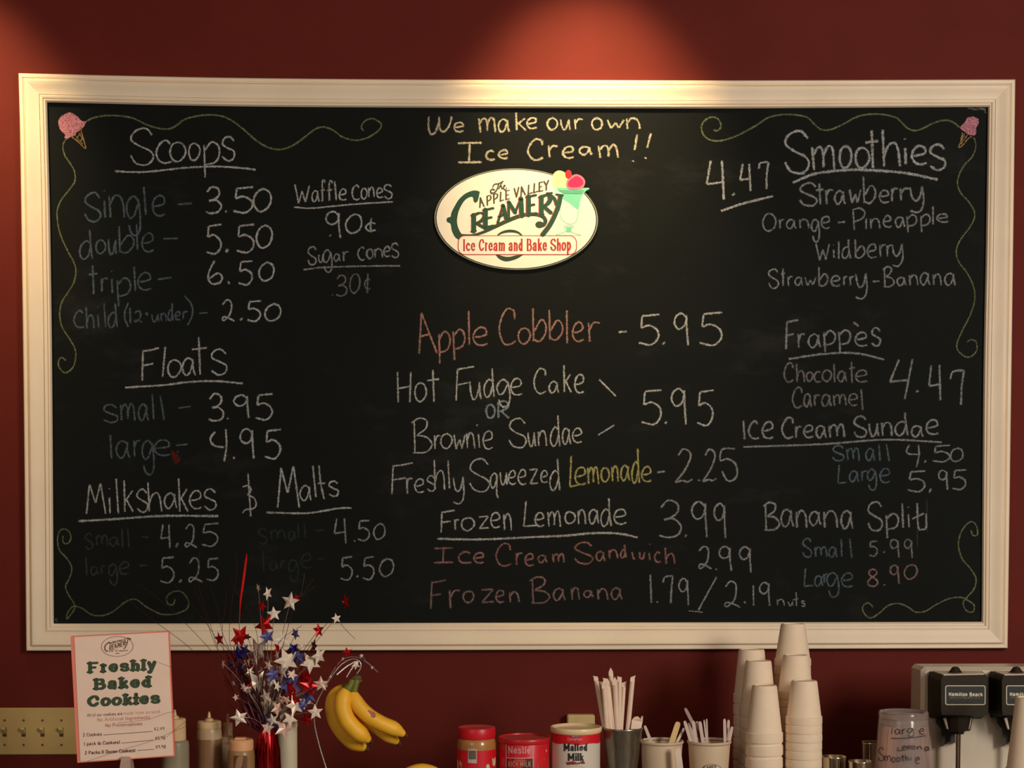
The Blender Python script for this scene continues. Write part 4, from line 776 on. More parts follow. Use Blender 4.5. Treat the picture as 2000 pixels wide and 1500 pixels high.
# the bright red foil blade
q = cat([(482, 1081), (479, 1105), (475, 1135), (470, 1170), (468, 1200), (467, 1245)], 6); n = len(q); v = []; f = []
for i, (x_, y_) in enumerate(q):
    u = i/(n-1); ww = (1.2+3.4*math.sin(math.pi*min(u*1.25, 1)**.7)) if u < .8 else 1.2
    v += [P(x_-ww/2, y_, YF), P(x_, y_, YF-.0015), P(x_+ww/2, y_, YF)]
for i in range(n-1): f += [(3*i, 3*i+1, 3*i+4, 3*i+3), (3*i+1, 3*i+2, 3*i+5, 3*i+4)]
mesh('foil_blade', v, f, mat('bright_red_foil', (255, 34, 26), .3, .2, var=.25, scale=60), cp, label='bright red foil blade'); wire([(467, 1245), (480, 1330), (519, 1428)], .0006, fwire)

# ================================================================ BANANA STAND, GARLAND, BANANAS
YN = -.48
bs0 = center(655, YN); bs = thing('banana_hook', 'thin curved silver hook stand that the banana bunch hangs from', 'banana stand', (bs0, YN, CZ)); chrome = mat('bright_wire_steel', (205, 196, 190), .22, .9, var=.03)
q = cat([(668, 1594), (650, 1535), (637, 1500), (622, 1450), (614, 1410), (617, 1378), (632, 1346), (650, 1318), (668, 1297), (688, 1287), (702, 1291), (705, 1304), (697, 1316)], 10)
smooth_angle(MB().tube([P(x_, y_, YN) for x_, y_ in q], .0017, 8).build('rod', chrome, bs), 60)
bx = P(668, 1590, YN).x; MB().lathe((bx, YN), [(.07, CZ+.0002), (.07, CZ+.004), (.06, CZ+.007), (.004, CZ+.008)], 28).build('base', chrome, bs)
sgd = thing('star_garland', 'short silver and red star garland draped over the banana hook', 'garland', tuple(P(690, 1285, YN-.004)))
def gstar(*a_): return star(*a_, parent=sgd)
for px, py, r, col, rot, tl in ((678, 1274, 11, 'r', .2, .3), (695, 1299, 10, 's', .5, .5), (706, 1281, 5, 's', .2, .3), (711, 1288, 5, 'b', .5, .3), (670, 1287, 4, 'p', .3, .5), (658, 1300, 4, 'r', .3, .5), (646, 1322, 4, 'p', .2, .5), (637, 1340, 4, 's', .2, .5), (727, 1304, 4, 's', .4, .6)):
    star(px, py, r, col, rot, (.1, tl), YN-.006, parent=sgd)
for pts, r in (([(612, 1392), (620, 1368), (634, 1342), (652, 1308), (672, 1286), (694, 1283), (706, 1286)], .0009), ([(708, 1288), (722, 1298), (738, 1313)], .0013), ([(699, 1291), (680, 1300), (658, 1318)], .0018), ([(697, 1294), (686, 1308), (677, 1323)], .0016), ([(697, 1339), (702, 1332), (707, 1328)], .0014)):
    MB().tube([P(x_, y_, YN-.005) for x_, y_ in cat(pts, 8)], r, 5).build('garland_wire', fsw, sgd)
ban = mat('banana_skin', (250, 184, 46), .48, var=.10, scale=18)
nt = ban.node_tree; N = nt.nodes; L = nt.links; no = N.new('ShaderNodeTexNoise'); no.inputs['Scale'].default_value = 55; no.inputs['Detail'].default_value = 5; L.new(N['Texture Coordinate'].outputs['Object'], no.inputs['Vector'])
mr = N.new('ShaderNodeMapRange'); mr.inputs[1].default_value = .73; mr.inputs[2].default_value = .78; L.new(no.outputs[0], mr.inputs[0]); mx = N.new('ShaderNodeMixRGB'); L.new(mr.outputs[0], mx.inputs[0]); L.new(N['Color Ramp'].outputs[0], mx.inputs[1]); mx.inputs[2].default_value = lin((92, 56, 20))+(1,); L.new(mx.outputs[0], N['Principled BSDF'].inputs['Base Color'])
stm = mat('banana_green_stem', (110, 112, 32), .55, var=.2, scale=60); tipm = mat('banana_tip', (70, 48, 22), .7)
bt = P(692, 1326, YN-.02); bb = thing('banana_bunch', 'ripe yellow bunch of bananas hanging from the silver hook', 'bananas', tuple(bt))
FRB = (600, 1200, 5); pp = lambda l: [(600+a/5, 1200+b/5) for a, b in l]
pent = [1.0 if k % 2 == 0 else .93 for k in range(10)]
def banana(pts, rad, Y, parent=bb, ybow=.012, name='banana'):
    q = resamp(pts, 26); n = 27; v = []; r = []
    for i, (x_, y_) in enumerate(q):
        u = i/(n-1); v.append(P(x_, y_, Y-ybow*math.sin(math.pi*u)))
        if u < .13: k_ = .34+.10*u/.13
        elif u < .30: k_ = .44+.56*math.sin((u-.13)/.17*math.pi/2)
        elif u < .80: k_ = 1.0
        elif u < .96: k_ = 1-.62*((u-.80)/.16)**1.6
        else: k_ = .38-.10*(u-.96)/.04
        r.append(rad*k_*sc(Y))
    o = smooth_angle(MB().tube(v, r, 10, poly=pent).build(name, ban, parent), 70)
    o.data.materials.append(stm); o.data.materials.append(tipm)
    for pg_ in o.data.polygons:
        i = pg_.index//10
        if pg_.index < 260 and i < 4: pg_.material_index = 1
        if i >= 25: pg_.material_index = 2
    return o
banana(pp([(445, 640), (430, 690), (330, 740), (265, 850), (270, 990), (335, 1120), (440, 1230), (530, 1290), (598, 1322)]), 18.5, YN+.01)
banana(pp([(440, 640), (425, 690), (375, 760), (345, 880), (375, 1010), (450, 1110), (540, 1185), (632, 1248)]), 17.5, YN-.028)
banana(pp([(470, 640), (470, 700), (450, 800), (470, 900), (560, 1010), (680, 1100), (800, 1190), (910, 1270)]), 15, YN+.012)
banana(pp([(490, 640), (475, 690), (455, 770), (490, 880), (590, 985), (720, 1065), (850, 1120), (975, 1190)]), 15.5, YN-.022)
smooth_angle(MB().tube([P(687, 1333, YN-.008), P(692, 1327, YN-.010), P(699, 1324, YN-.010), P(704, 1325, YN-.008)], [.006, .0078, .0075, .005], 10).build('crown', mat('banana_crown', (92, 76, 36), .7, var=.2, scale=90), bb), 60)
k = Ink(lambda px, py, l: P(px, py, YN-.058-l*1e-4), False)
c = P(726, 1394, YN-.048); m_ = MB(); m_.add([c+Vector((.010*math.cos(t)*.9, -.0015-.002*math.cos(t), .007*math.sin(t)-.004*math.cos(t))) for t in [2*math.pi*i/14 for i in range(14)]], [tuple(range(14))]); m_.build('sticker', mat('fruit_sticker', (196, 120, 100), .4, var=.5, scale=220), bb)
# second bunch of fruit below, only the top of one banana in view
b2 = thing('banana', 'single banana lying on the counter, only its curved back in view', 'banana', tuple(P(820, 1506, YN)))
banana([(775, 1560), (780, 1530), (795, 1512), (822, 1503), (850, 1510), (872, 1530), (880, 1560)], 12, YN, b2, .0, 'banana_skin')

# ================================================================ JARS AND TINS
Y = -.47; x = center(931, Y); t = thing('peanut_butter_jar', 'peanut butter jar with a red screw lid and red barcode label', 'jar', (x, Y, CZ))
pbm = mat('peanut_butter', (176, 120, 66), .3, var=.08, coat=.5); redl = mat('red_lid', (206, 24, 38), .38, var=.05); redp = mat('red_label', (212, 24, 38), .4, var=.05)
smooth_angle(MB().lathe((x, Y), [(.034, CZ+.0002)]+prof_px(931, Y, [(38, 1588), (38.5, 1575), (38.5, 1464), (38.5, 1452), (37.5, 1446), (35.5, 1442), (34, 1440)]), 40).build('jar_body', pbm, t), 40)
smooth_angle(MB().lathe((x, Y), prof_px(931, Y, [(38.9, 1585), (38.9, 1461)]), 40, False, False).build('label_wrap', redp, t))
lid = MB(); pr = prof_px(931, Y, [(36.2, 1440.5), (36.8, 1439), (36.6, 1422), (35.6, 1420), (33, 1419.2), (31, 1420)]); lid.lathe((x, Y), pr, 60)
smooth_angle(lid.build('lid', redl, t), 35)
k = Ink(cyl_proj(931, Y, lambda y: 38.9), False); k.poly([(914, 1462.5), (922, 1462.7), (931.5, 1463), (931.5, 1491), (922, 1490.6), (914, 1490)]); bpn = k.build('barcode_panel', mat('barcode_white', (190, 176, 160), .5), t)
k = Ink(cyl_proj(931, Y, lambda y: 38.9, .0007), False)
for i in range(16): k.line([(915.4+i*.95, 1466), (915.4+i*.95, 1483)], .28+.3*((i*7) % 3))
k.build('barcode', mat('barcode_grey', (96, 84, 76), .5), bpn)
k = Ink(cyl_proj(931, Y, lambda y: 38.9), False); k.poly([(961, 1481), (967.5, 1479), (968, 1490), (966, 1497), (962, 1494)]); k.poly([(893, 1483), (899, 1486), (902, 1492), (901, 1500), (893.5, 1500)]); k.disc(953, 1498, 3.5, 6, 14); k.build('label_print', mat('label_cream', (214, 190, 150), .5), t)

Y = -.47; CX = 1024; x = center(CX, Y); t = thing('cocoa_canister', 'red cocoa canister with white brand lettering and brown panel', 'canister', (x, Y, CZ))
smooth_angle(MB().lathe((x, Y), [(.048, CZ+.0002)]+prof_px(CX, Y, [(49, 1585), (49, 1447), (48.6, 1446)]), 48).build('can_body', redp, t), 40)
smooth_angle(MB().lathe((x, Y), prof_px(CX, Y, [(49.6, 1449), (51.2, 1447), (51.4, 1440), (50.6, 1438.6), (48.6, 1438.6), (47.8, 1441), (10, 1441)]), 48).build('lid', mat('red_plastic_lid', (196, 30, 38), .35, var=.04), t), 40)
pw = mat('print_pinkish', (222, 150, 150), .5)
pj = cyl_proj(CX, Y, lambda y: 49)
k = Ink(pj, False, None, 1.0); k.line([(988.5, 1449), (988.5, 1499)], 1.9); k.line([(1041.5, 1449), (1041.5, 1499)], 1.9); k.line(cat([(988.5, 1480), (1015, 1481), (1041.5, 1480)], 3), 1.9)
k.text('Nestle', 992.5, 1036, 1471.3, 12.5, 2.3, 0, .70); k.line([(1032, 1459.5), (1035, 1457.8)], 1.4); k.line([(992.5, 1458.6), (1020, 1458.6)], 1.3)
k.line([(993, 1475.5), (1037, 1475.7)], .8); k.disc(1067, 1466, 1.3, 3, 10); k.build('brand_lettering', pw, t)
k = Ink(pj, False); k.poly([(990, 1481.6), (1003, 1482), (1015, 1482.2), (1028, 1482), (1040.4, 1481.6), (1040.4, 1512), (1028, 1512), (1015, 1512), (1003, 1512), (990, 1512)]); bwp = k.build('brown_panel', mat('label_brown', (88, 34, 28), .5), t)
k = Ink(cyl_proj(CX, Y, lambda y: 49, .0008), False, None, 1.0); k.text('RICH MILK', 992, 1037, 1497, 9.5, 1.5, 0); k.text('classic', 1002, 1028, 1486.5, 3, .6, 0); k.text('COCOA', 996, 1034, 1509, 8, 1.5, 0); k.build('panel_lettering', mat('print_tan', (190, 146, 118), .5), bwp)
k = Ink(pj, False); k.poly([(1049, 1500), (1051, 1491), (1057, 1484), (1064, 1481), (1072, 1480.5), (1072, 1512), (1060, 1514), (1049, 1510)]); k.build('cup_picture', mat('print_cocoa', (166, 88, 66), .5, var=.2, scale=120), t)

Y = -.47; CX = 1125; x = center(CX, Y); t = thing('malted_milk_tin', 'white and red malted milk tin with a cream plastic lid', 'tin', (x, Y, CZ))
smooth_angle(MB().lathe((x, Y), [(.047, CZ+.0002)]+prof_px(CX, Y, [(47.5, 1588), (47.5, 1428), (47, 1426)]), 48).build('tin_body', mat('tin_white', (214, 202, 186), .35, var=.02), t), 40)
smooth_angle(MB().lathe((x, Y), prof_px(CX, Y, [(48.4, 1429.5), (50.6, 1427), (51, 1420.5), (50, 1418.5), (47.5, 1418.2), (45, 1420.5), (42, 1423), (10, 1423)]), 48).build('lid', mat('cream_lid', (236, 206, 160), .3, var=.02), t), 40)
hp = 47.8; pj = cyl_proj(CX, Y, lambda y: hp)
ly = prof_px(CX, Y, [(47.9, 1447.5), (47.9, 1429)])
k = MB(); n = 64; vv = []
for i in range(n+1):
    a = 2*math.pi*i/n; z0 = ly[0][1]+.0012*math.sin(a*6+1.2); vv += [(x+ly[0][0]*math.cos(a), Y+ly[0][0]*math.sin(a), z0), (x+ly[0][0]*math.cos(a), Y+ly[0][0]*math.sin(a), ly[1][1])]
k.add(vv, [(2*i, 2*i+2, 2*i+3, 2*i+1) for i in range(n)]); smooth_angle(k.build('red_band', redp, t))
k = Ink(pj, False, lambda dx, dy: .35+.65*abs(dy), 1.0); k.text('Malted', 1101, 1147, 1466, 12.8, 2.9, -.004, .66, 1.9); k.text('Milk', 1109, 1140, 1485, 12.8, 2.9, -.004, .66, 1.9); k.build('name_lettering', mat('print_black', (34, 28, 26), .5), t)
k = Ink(cyl_proj(CX, Y, lambda y: hp, .0006), False, None, 1.0); k.text('Carnation', 1108, 1137, 1446, 5, 1.0, 0); k.build('band_lettering', pw, t)
k = Ink(cyl_proj(CX, Y, lambda y: hp, .0006), False); k.poly([(1118, 1431), (1132, 1431.5), (1131, 1440.5), (1117, 1440)]); k.build('band_picture', mat('print_grey_photo', (130, 110, 104), .5, var=.5, scale=220), t)
k = Ink(pj, False); k.poly([(1105, 1488.5), (1118, 1487), (1132, 1486.4), (1140, 1486), (1143, 1490.5), (1142, 1492), (1125, 1493), (1108, 1494.5)]); k.build('ribbon_print', mat('print_maroon', (140, 54, 48), .5), t)
k = Ink(pj, False); k.poly([(1100, 1512), (1104, 1502), (1113, 1497), (1125, 1495.4), (1136, 1497), (1145, 1502), (1148, 1512)]); k.build('bowl_print', mat('print_straw', (206, 176, 128), .5), t)

# ================================================================ MALT TUMBLER WITH STRAWS
Y = -.46; CX = 1216; x = center(CX, Y); t = thing('steel_tumbler', 'tapered steel malt tumbler holding wrapped straws', 'tumbler', (x, Y, CZ))
steel = mat('brushed_steel', (138, 128, 112), .30, .85, var=.18, scale=26, stretch=(14, 14, .4))
smooth_angle(MB().lathe((x, Y), [(.026, CZ+.0002)]+prof_px(CX, Y, [(25, 1590), (29.5, 1500), (38.5, 1428), (39.6, 1424), (40, 1421), (39.2, 1420), (38.2, 1421.5), (29, 1500), (24.6, 1585), (4, 1586)]), 48, True, False).build('tumbler_body', steel, t), 50)
strawm = mat('straw_paper', (236, 208, 184), .65, var=.04)
def straw(top, bot, Yt, Yb, w_, lab, style):
    a = P(*top, Yt); b = P(*bot, Yb); d = (b-a).normalized()
    zc = CZ+.008; b = a+d*((zc-a.z)/d.z)
    # stay inside the cup
    s0 = thing('wrapped_straw', lab, 'straw', tuple(b), 'paper wrapped straws in the steel tumbler'); r = w_*sc(Y)/2
    MB().tube([a+d*.012, b], r, 10).build('straw', strawm, s0)
    side = Vector((1, 0, 0)); c = a+d*.012; dx = .006 if style > 0 else -.006
    # crimped paper end
    v = [c+Vector((-r, -.0006, 0)), c+Vector((r, -.0006, 0)), c-d*.009+Vector((r*.9, -.0006, 0)), c-d*.009+Vector((-r*.9, -.0006, 0))]
    v2 = [p+Vector((0, .0012, 0)) for p in v]; tip = [a+Vector((dx, -.0004, .001*style)), a+Vector((dx, .0004, -.001))] if style else [a-d*.006+Vector((0, -.0004, 0)), a-d*.006+Vector((0, .0004, 0))]
    mesh('paper_end', v+v2+tip, [(0, 1, 2, 3), (7, 6, 5, 4), (1, 5, 6, 2), (0, 3, 7, 4), (3, 2, 8), (7, 9, 6), (2, 6, 9, 8), (3, 8, 9, 7)], strawm, s0)
    return s0
SL = [((1163, 1319), (1180, 1418), -.46, 'leftmost wrapped straw, leaning left, its paper end folded left', -1), ((1175, 1330), (1190, 1418), -.445, 'shorter wrapped straw just right of the leftmost one', -1), ((1182, 1323), (1192, 1418), -.475, 'wrapped straw with a stubby bent tip left of the pointed one', -1),
      ((1193, 1309), (1197, 1418), -.46, 'tallest wrapped straw with a pointed paper tip', 0), ((1187, 1330), (1199, 1418), -.47, 'wrapped straw in the middle row below the pointed tip', 0), ((1201, 1327), (1205, 1418), -.48, 'front wrapped straw right of the pointed one', 0), ((1210, 1320), (1209, 1418), -.465, 'wrapped straw whose paper end folds left, right of the middle', -1),
      ((1219, 1331), (1213, 1418), -.45, 'thin wrapped straw standing second from the right', 1), ((1236, 1320), (1227, 1418), -.465, 'rightmost wrapped straw standing apart, its paper end folded right', 1), ((1179, 1334), (1185, 1418), -.485, 'short wrapped straw at the front left of the bundle', 0)]
for (tp, bt_, yy, lab, st) in SL: straw(tp, bt_, yy, Y+(yy+.46)*.4, 9.2, lab, st)
c = P(1243, 1412, Y-.005); s0 = thing('paper_scrap', 'crumpled paper wrapper stuffed at the right side of the steel tumbler', 'paper', tuple(c))
m_ = MB(); pts = [(1232, 1424), (1234, 1406), (1239, 1400), (1246, 1399), (1251, 1404), (1253, 1398), (1256, 1399), (1255, 1410), (1252, 1424)]; n = len(pts)
vv = [P(a, b, Y-.012+.004*(i % 2)) for i, (a, b) in enumerate(pts)]+[P(a, b, Y+.006) for a, b in pts]; m_.add(vv, [tuple(range(n)), tuple(range(2*n-1, n-1, -1))]+[(i, n+i, n+(i+1) % n, (i+1) % n) for i in range(n)]); m_.build('crumple', strawm, s0)

# ================================================================ PAPER CUPS WITH SPOONS
cupm = mat('paper_cup', (204, 178, 148), .6, var=.02)
def paper_cup(CX, Y, label):
    x = center(CX, Y); t = thing('paper_cup', label, 'cup', (x, Y, CZ))
    smooth_angle(MB().lathe((x, Y), [(.036, CZ+.0002)]+prof_px(CX, Y, [(34, 1590), (38, 1500), (41, 1453), (40.6, 1452), (38, 1500), (33, 1584), (4, 1585)]), 48, True, False).build('cup_wall', cupm, t), 50)
    s_ = sc(Y); R_ = 41.5*s_; zr = zat(CX, 1448.5, Y); r_ = .0024; mb = MB(); pr = [(R_+r_*math.cos(a), zr+r_*1.4*math.sin(a)) for a in [2*math.pi*i/10 for i in range(11)]]
    smooth_angle(mb.lathe((x, Y), pr, 48, False, False).build('rolled_rim', cupm, t), 80); return t
paper_cup(1292, -.46, 'plain paper cup with wooden sticks in it, right of the steel tumbler')
t = paper_cup(1385, -.46, 'paper cup full of plastic spoon handles with an oval logo low down')
k = Ink(cyl_proj(1385, -.46, lambda y: 38+(1500-y)*.064, .0004), False, None, 1.0)
q = [(1390+21*math.cos(a), 1506+13*math.sin(a)) for a in [math.pi+math.pi*i/20 for i in range(21)]]; k.line(q, 1.3); k.text('AMER', 1380, 1399, 1501, 5, 1.5, -.1); k.line(cat([(1378, 1495), (1374, 1501), (1376, 1506)], 1.5), 1.8); k.build('printed_logo', mat('print_cup_grey', (96, 84, 70), .6), t)
spm = mat('spoon_plastic', (206, 182, 168), .4, var=.03); wdm = mat('stick_wood', (222, 184, 128), .6, var=.08)
def stick(name, label, top, bot, Yt, Yb, w0, w1, m_, cat_, group, th=.0016, toz=None):
    a = P(*top, Yt); b = P(*bot, Yb); d = (b-a).normalized(); zc = CZ+.01; b2 = a+d*((zc-a.z)/d.z)*.8
    if toz: b2 = b
    o = thing(name, label, cat_, tuple(b2), group); s_ = sc(Yt); sd = Vector((d.z, 0, -d.x)).normalized()*-1; v = []; n = 8; Ln = (b2-a).length
    rows = [(-.0, .55), (.02, .9), (.05, 1), (.5, 1), (1, 1)]
    for u, k_ in rows:
        c_ = a+(b2-a)*u; w_ = (w0+(w1-w0)*u)*s_/2*k_
        v += [c_-sd*w_+Vector((0, -th/2, 0)), c_+sd*w_+Vector((0, -th/2, 0)), c_+sd*w_+Vector((0, th/2, 0)), c_-sd*w_+Vector((0, th/2, 0))]
    f = [(0, 1, 2, 3), (16, 19, 18, 17)]
    for i in range(4):
        for j in range(4): f.append((i*4+j, i*4+4+j, i*4+4+(j+1) % 4, i*4+(j+1) % 4))
    mesh('handle', v, f, m_, o); return o
stick('plastic_spoon', 'white spoon handle leaning left in the plain paper cup', (1259, 1417), (1272, 1450), -.46, -.46, 5.5, 10, spm, 'spoon', None)
stick('wooden_stick', 'wide wooden stick leaning right in the plain paper cup', (1325, 1410), (1312, 1450), -.46, -.46, 11, 12, wdm, 'stick', None)
stick('plastic_spoon', 'thin pale handle leaning far right in the plain paper cup', (1336, 1422), (1324, 1446), -.45, -.455, 5, 6, spm, 'spoon', None)
gs = 'plastic spoon handles in the logo cup'
stick('plastic_spoon', 'tallest pale spoon handle leaning left above the logo cup', (1338, 1383), (1356, 1418), -.46, -.46, 6.5, 7, mat('spoon_dim', (170, 142, 132), .4), 'spoon', gs)
for top, bot, yy, lab in (((1337, 1408), (1350, 1450), -.47, 'leftmost low spoon handle in the logo cup'), ((1345, 1412), (1358, 1450), -.455, 'second spoon handle from the left in the logo cup'), ((1354, 1408), (1360, 1450), -.475, 'spoon handle beside the tall leaning one in the logo cup'), ((1361, 1409), (1368, 1450), -.46, 'blunt spoon handle in the middle of the logo cup'), ((1367, 1409), (1373, 1450), -.47, 'right one of the blunt handle pair in the logo cup')):
    stick('plastic_spoon', lab, top, bot, yy, yy, 6.5, 7.5, spm, 'spoon', gs)
for top, bot, yy, lab in (((1375, 1406), (1380, 1450), -.46, 'very thin stirrer left of the pair in the logo cup'), ((1380, 1404), (1382, 1450), -.45, 'very thin stirrer right of the pair in the logo cup')): stick('plastic_stirrer', lab, top, bot, yy, yy, 3.2, 3.6, spm, 'stirrer', gs)
for top, bot, yy, lab in (((1415, 1404), (1416, 1450), -.46, 'left one of three spoon handles at the right side of the logo cup'), ((1423, 1406), (1421, 1450), -.45, 'middle one of three spoon handles at the right side of the logo cup'), ((1430, 1419), (1424, 1450), -.465, 'outermost short spoon handle at the right side of the logo cup')): stick('plastic_spoon', lab, top, bot, yy, yy, 5.5, 6, spm, 'spoon', gs)
# white spoon standing in front of the plain cup
o = stick('plastic_spoon', 'bright white spoon standing in front of the plain paper cup', (1323, 1460), (1333, 1540), -.53, -.53, 12, 13, mat('spoon_white', (226, 200, 178), .35), 'spoon', None, .004, True)
zb = CZ; x_ = P(1330, 1540, -.53).x
hd = thing('spoon_holder', 'small clear holder that the bright white spoon stands in', 'holder', (x_, -.53, CZ)); MB().lathe((x_, -.53), [(.014, CZ+.0002), (.014, zat(1330, 1535, -.53)), (.0125, zat(1330, 1535, -.53)), (.0125, CZ+.003), (.002, CZ+.003)], 20, True, False).build('cup_wall', cupm, hd)

# ================================================================ FOAM CUPS
foam = mat('foam_cup', (236, 212, 184), .7, var=.025, scale=55, sss=0.0)
def foam_mesh(h, rr, rt, lip, sp):
    """inverted cup: z=0 rim plane, z=h closed bottom"""
    t = (rr-.0022-rt)/h*sp*.8; ri = rr-.0022-t; rti = rt-t+.0004
    pr = [(ri, 0), (rr, 0), (rr+.0003, .002), (rr, lip), (rr-.0016, lip+.0008), (rr-.0022-.0, lip+.002), (rt+.001, h-.003), (rt-.001, h), (rt-.004, h+.0), (rt-.005, h-.002), (.002, h-.002)]
    inn = [(ri, 0), (rti, h-.005), (.002, h-.005)]
    m_ = MB(); m_.lathe((0, 0), pr, 40, False, True); m_.lathe((0, 0), inn, 40, False, True)
    v = m_.v; me = bpy.data.meshes.new('foam_cup'); me.from_pydata([tuple(a) for a in v], [], m_.f); me.materials.append(foam)
    for q in me.polygons: q.use_smooth = True
    try: me.set_sharp_from_angle(angle=math.radians(35))
    except Exception: pass
    return me
OR_ = ['topmost', 'second from the top', 'third from the top', 'fourth from the top', 'fifth from the top', 'sixth from the top', 'seventh from the top', 'eighth from the top', 'ninth from the top', 'tenth from the top', 'eleventh from the top', 'twelfth from the top', 'thirteenth from the top', 'fourteenth from the top', 'fifteenth from the top', 'sixteenth from the top', 'seventeenth from the top', 'eighteenth from the top', 'nineteenth from the top', 'twentieth from the top', 'twenty-first from the top', 'twenty-second from the top', 'twenty-third from the top', 'lowest']
def foam_stack(CX, Y, ytop, yrim, hwt, hwr, space, desc, group):
    s_ = sc(Y); x = center(CX, Y); zt = zat(CX, ytop, Y); zr = zat(CX, yrim, Y); sp = space*s_
    n = max(1, round((zr-CZ)/sp)); sp = (zr-CZ-.0003)/n
    me = foam_mesh(zt-zr, hwr*s_, hwt*s_, min(sp*.86, .020), sp)
    for i in range(n+1):
        o = bpy.data.objects.new('foam_cup', me); C.objects.link(o); o.location = (x+random.uniform(-.0004, .0004), Y+random.uniform(-.0004, .0004), zr-i*sp)
        o['label'] = '%s foam cup of %s' % (OR_[min(i, 23)] if i < n else 'lowest', desc); o['category'] = 'foam cup'; o['group'] = group
foam_stack(1467, -.29, 1268, 1372, 24.5, 35, 23, 'the far left stack under the frame', 'foam cups in the far left stack')
foam_stack(1480, -.375, 1290, 1397, 24.5, 36, 23.5, 'the left group\'s middle stack', 'foam cups in the left middle stack')
foam_stack(1492.5, -.465, 1338, 1448, 23.5, 36.5, 24, 'the front left stack', 'foam cups in the front left stack')
foam_stack(1547, -.29, 1218, 1300, 23, 35.5, 16, 'the tallest stack overlapping the frame', 'foam cups in the tallest stack')
foam_stack(1553, -.375, 1279, 1362, 24, 35.5, 16, 'the stack directly before the tallest', 'foam cups in the right middle stack')
foam_stack(1570, -.465, 1329, 1413, 24.5, 35.5, 16.6, 'the front right stack by steel cups', 'foam cups in the front right stack')
# right edge, nearer the camera
foam_stack(2010, -.66, 1362, 1520, 26, 44, 22, 'the stack cut off by the right edge', 'foam cups at the right edge')

# ================================================================ SMALL STEEL CUPS
stc = mat('polished_steel', (196, 178, 150), .16, .95, var=.06)
def steel_cup(CX, Y, ytop, hw, label):
    x = center(CX, Y); t = thing('steel_cup', label, 'cup', (x, Y, CZ), 'small steel cups beside the foam stacks')
    smooth_angle(MB().lathe((x, Y), [(hw*sc(Y)*.8, CZ+.0002)]+prof_px(CX, Y, [(hw*.84, 1590), (hw, ytop+3), (hw+.8, ytop+1), (hw+.4, ytop), (hw-.9, ytop+1), (hw*.8, 1585), (2, 1586)]), 36, True, False).build('cup_wall', stc, t), 50)
steel_cup(1629, -.46, 1477, 24, 'small polished steel cup right beside the front foam stack')
steel_cup(1680, -.52, 1486, 23, 'small polished steel cup in the middle, lowest of the three')
steel_cup(1702, -.38, 1449, 19, 'taller polished steel cup behind the marked plastic cups')

# ================================================================ CLEAR PLASTIC CUPS (inverted, nested)
pet = mat('clear_plastic', (255, 236, 228), .10, trans=.86, ior=1.3, var=.0); 
Y = -.52; CX = 1764; x = center(CX, Y)
def clear_cup(ztop_px, label, i):
    t = thing('clear_plastic_cup', label, 'plastic cup', (x, Y, CZ), 'nested clear plastic cups')
    d = i*14; pr = prof_px(CX, Y, [(64-i*.0, 1590+0), (60, 1560), (55.5, 1500), (51, 1452-0), (49.8, 1428), (48, 1404), (47.2, 1402), (47.6, 1400), (48, 1391), (46.5, 1389), (44, 1390), (40, 1394), (4, 1394)])
    if i: pr = [(r-.0022*i, z-.0130*i) for r, z in pr if z-.0130*i > CZ]
    pr = [(r, max(z, CZ+.0004)) for r, z in pr]
    smooth_angle(MB().lathe((x, Y), pr, 48, False, True).build('cup_wall', pet, t), 50); return t
t = clear_cup(0, 'outermost upturned clear plastic cup with black marker writing', 0)
for i in range(1, 3): clear_cup(0, 'clear plastic cup nested %s inside the marked one' % ['', 'first', 'second', 'third', 'deepest'][i], i)
hwf = lambda y: 48+(y-1404)*.083+max(0, (y-1452))*.012
k = Ink(cyl_proj(CX, Y, hwf, .0006), False, None, 1.0)
g_ = lambda a, b: (1700+a/11.54, 1370+b/11.54)
def gl(ch, a, b, c, d): A = g_(a, b); B = g_(c, d); k.glyph(ch, A[0], A[1], B[0], B[1], 1.5)
for it in (('l', 500, 590, 470, 740), ('a', 560, 620, 680, 740), ('r', 720, 620, 790, 740), ('g', 840, 600, 980, 800), ('e', 1110, 610, 1210, 740), ('L', 600, 1040, 720, 1110), ('e', 730, 1000, 800, 1100), ('m', 830, 1000, 930, 1090), ('o', 950, 1000, 1010, 1080), ('n', 1060, 1010, 1160, 1080), ('a', 1230, 1020, 1330, 1110), ('S', 180, 1040, 300, 1340), ('m', 310, 1220, 460, 1350), ('o', 480, 1260, 560, 1370), ('o', 590, 1260, 660, 1360), ('t', 690, 1200, 770, 1350), ('h', 790, 1200, 860, 1340), ('i', 900, 1220, 930, 1330), ('e', 1030, 1250, 1110, 1400)): gl(*it)
k.line([g_(*p) for p in cat([(460, 830), (700, 830), (1000, 810), (1250, 770)], 30)], 1.4); k.build('marker_lettering', mat('marker_black', (34, 24, 30), .5), t)

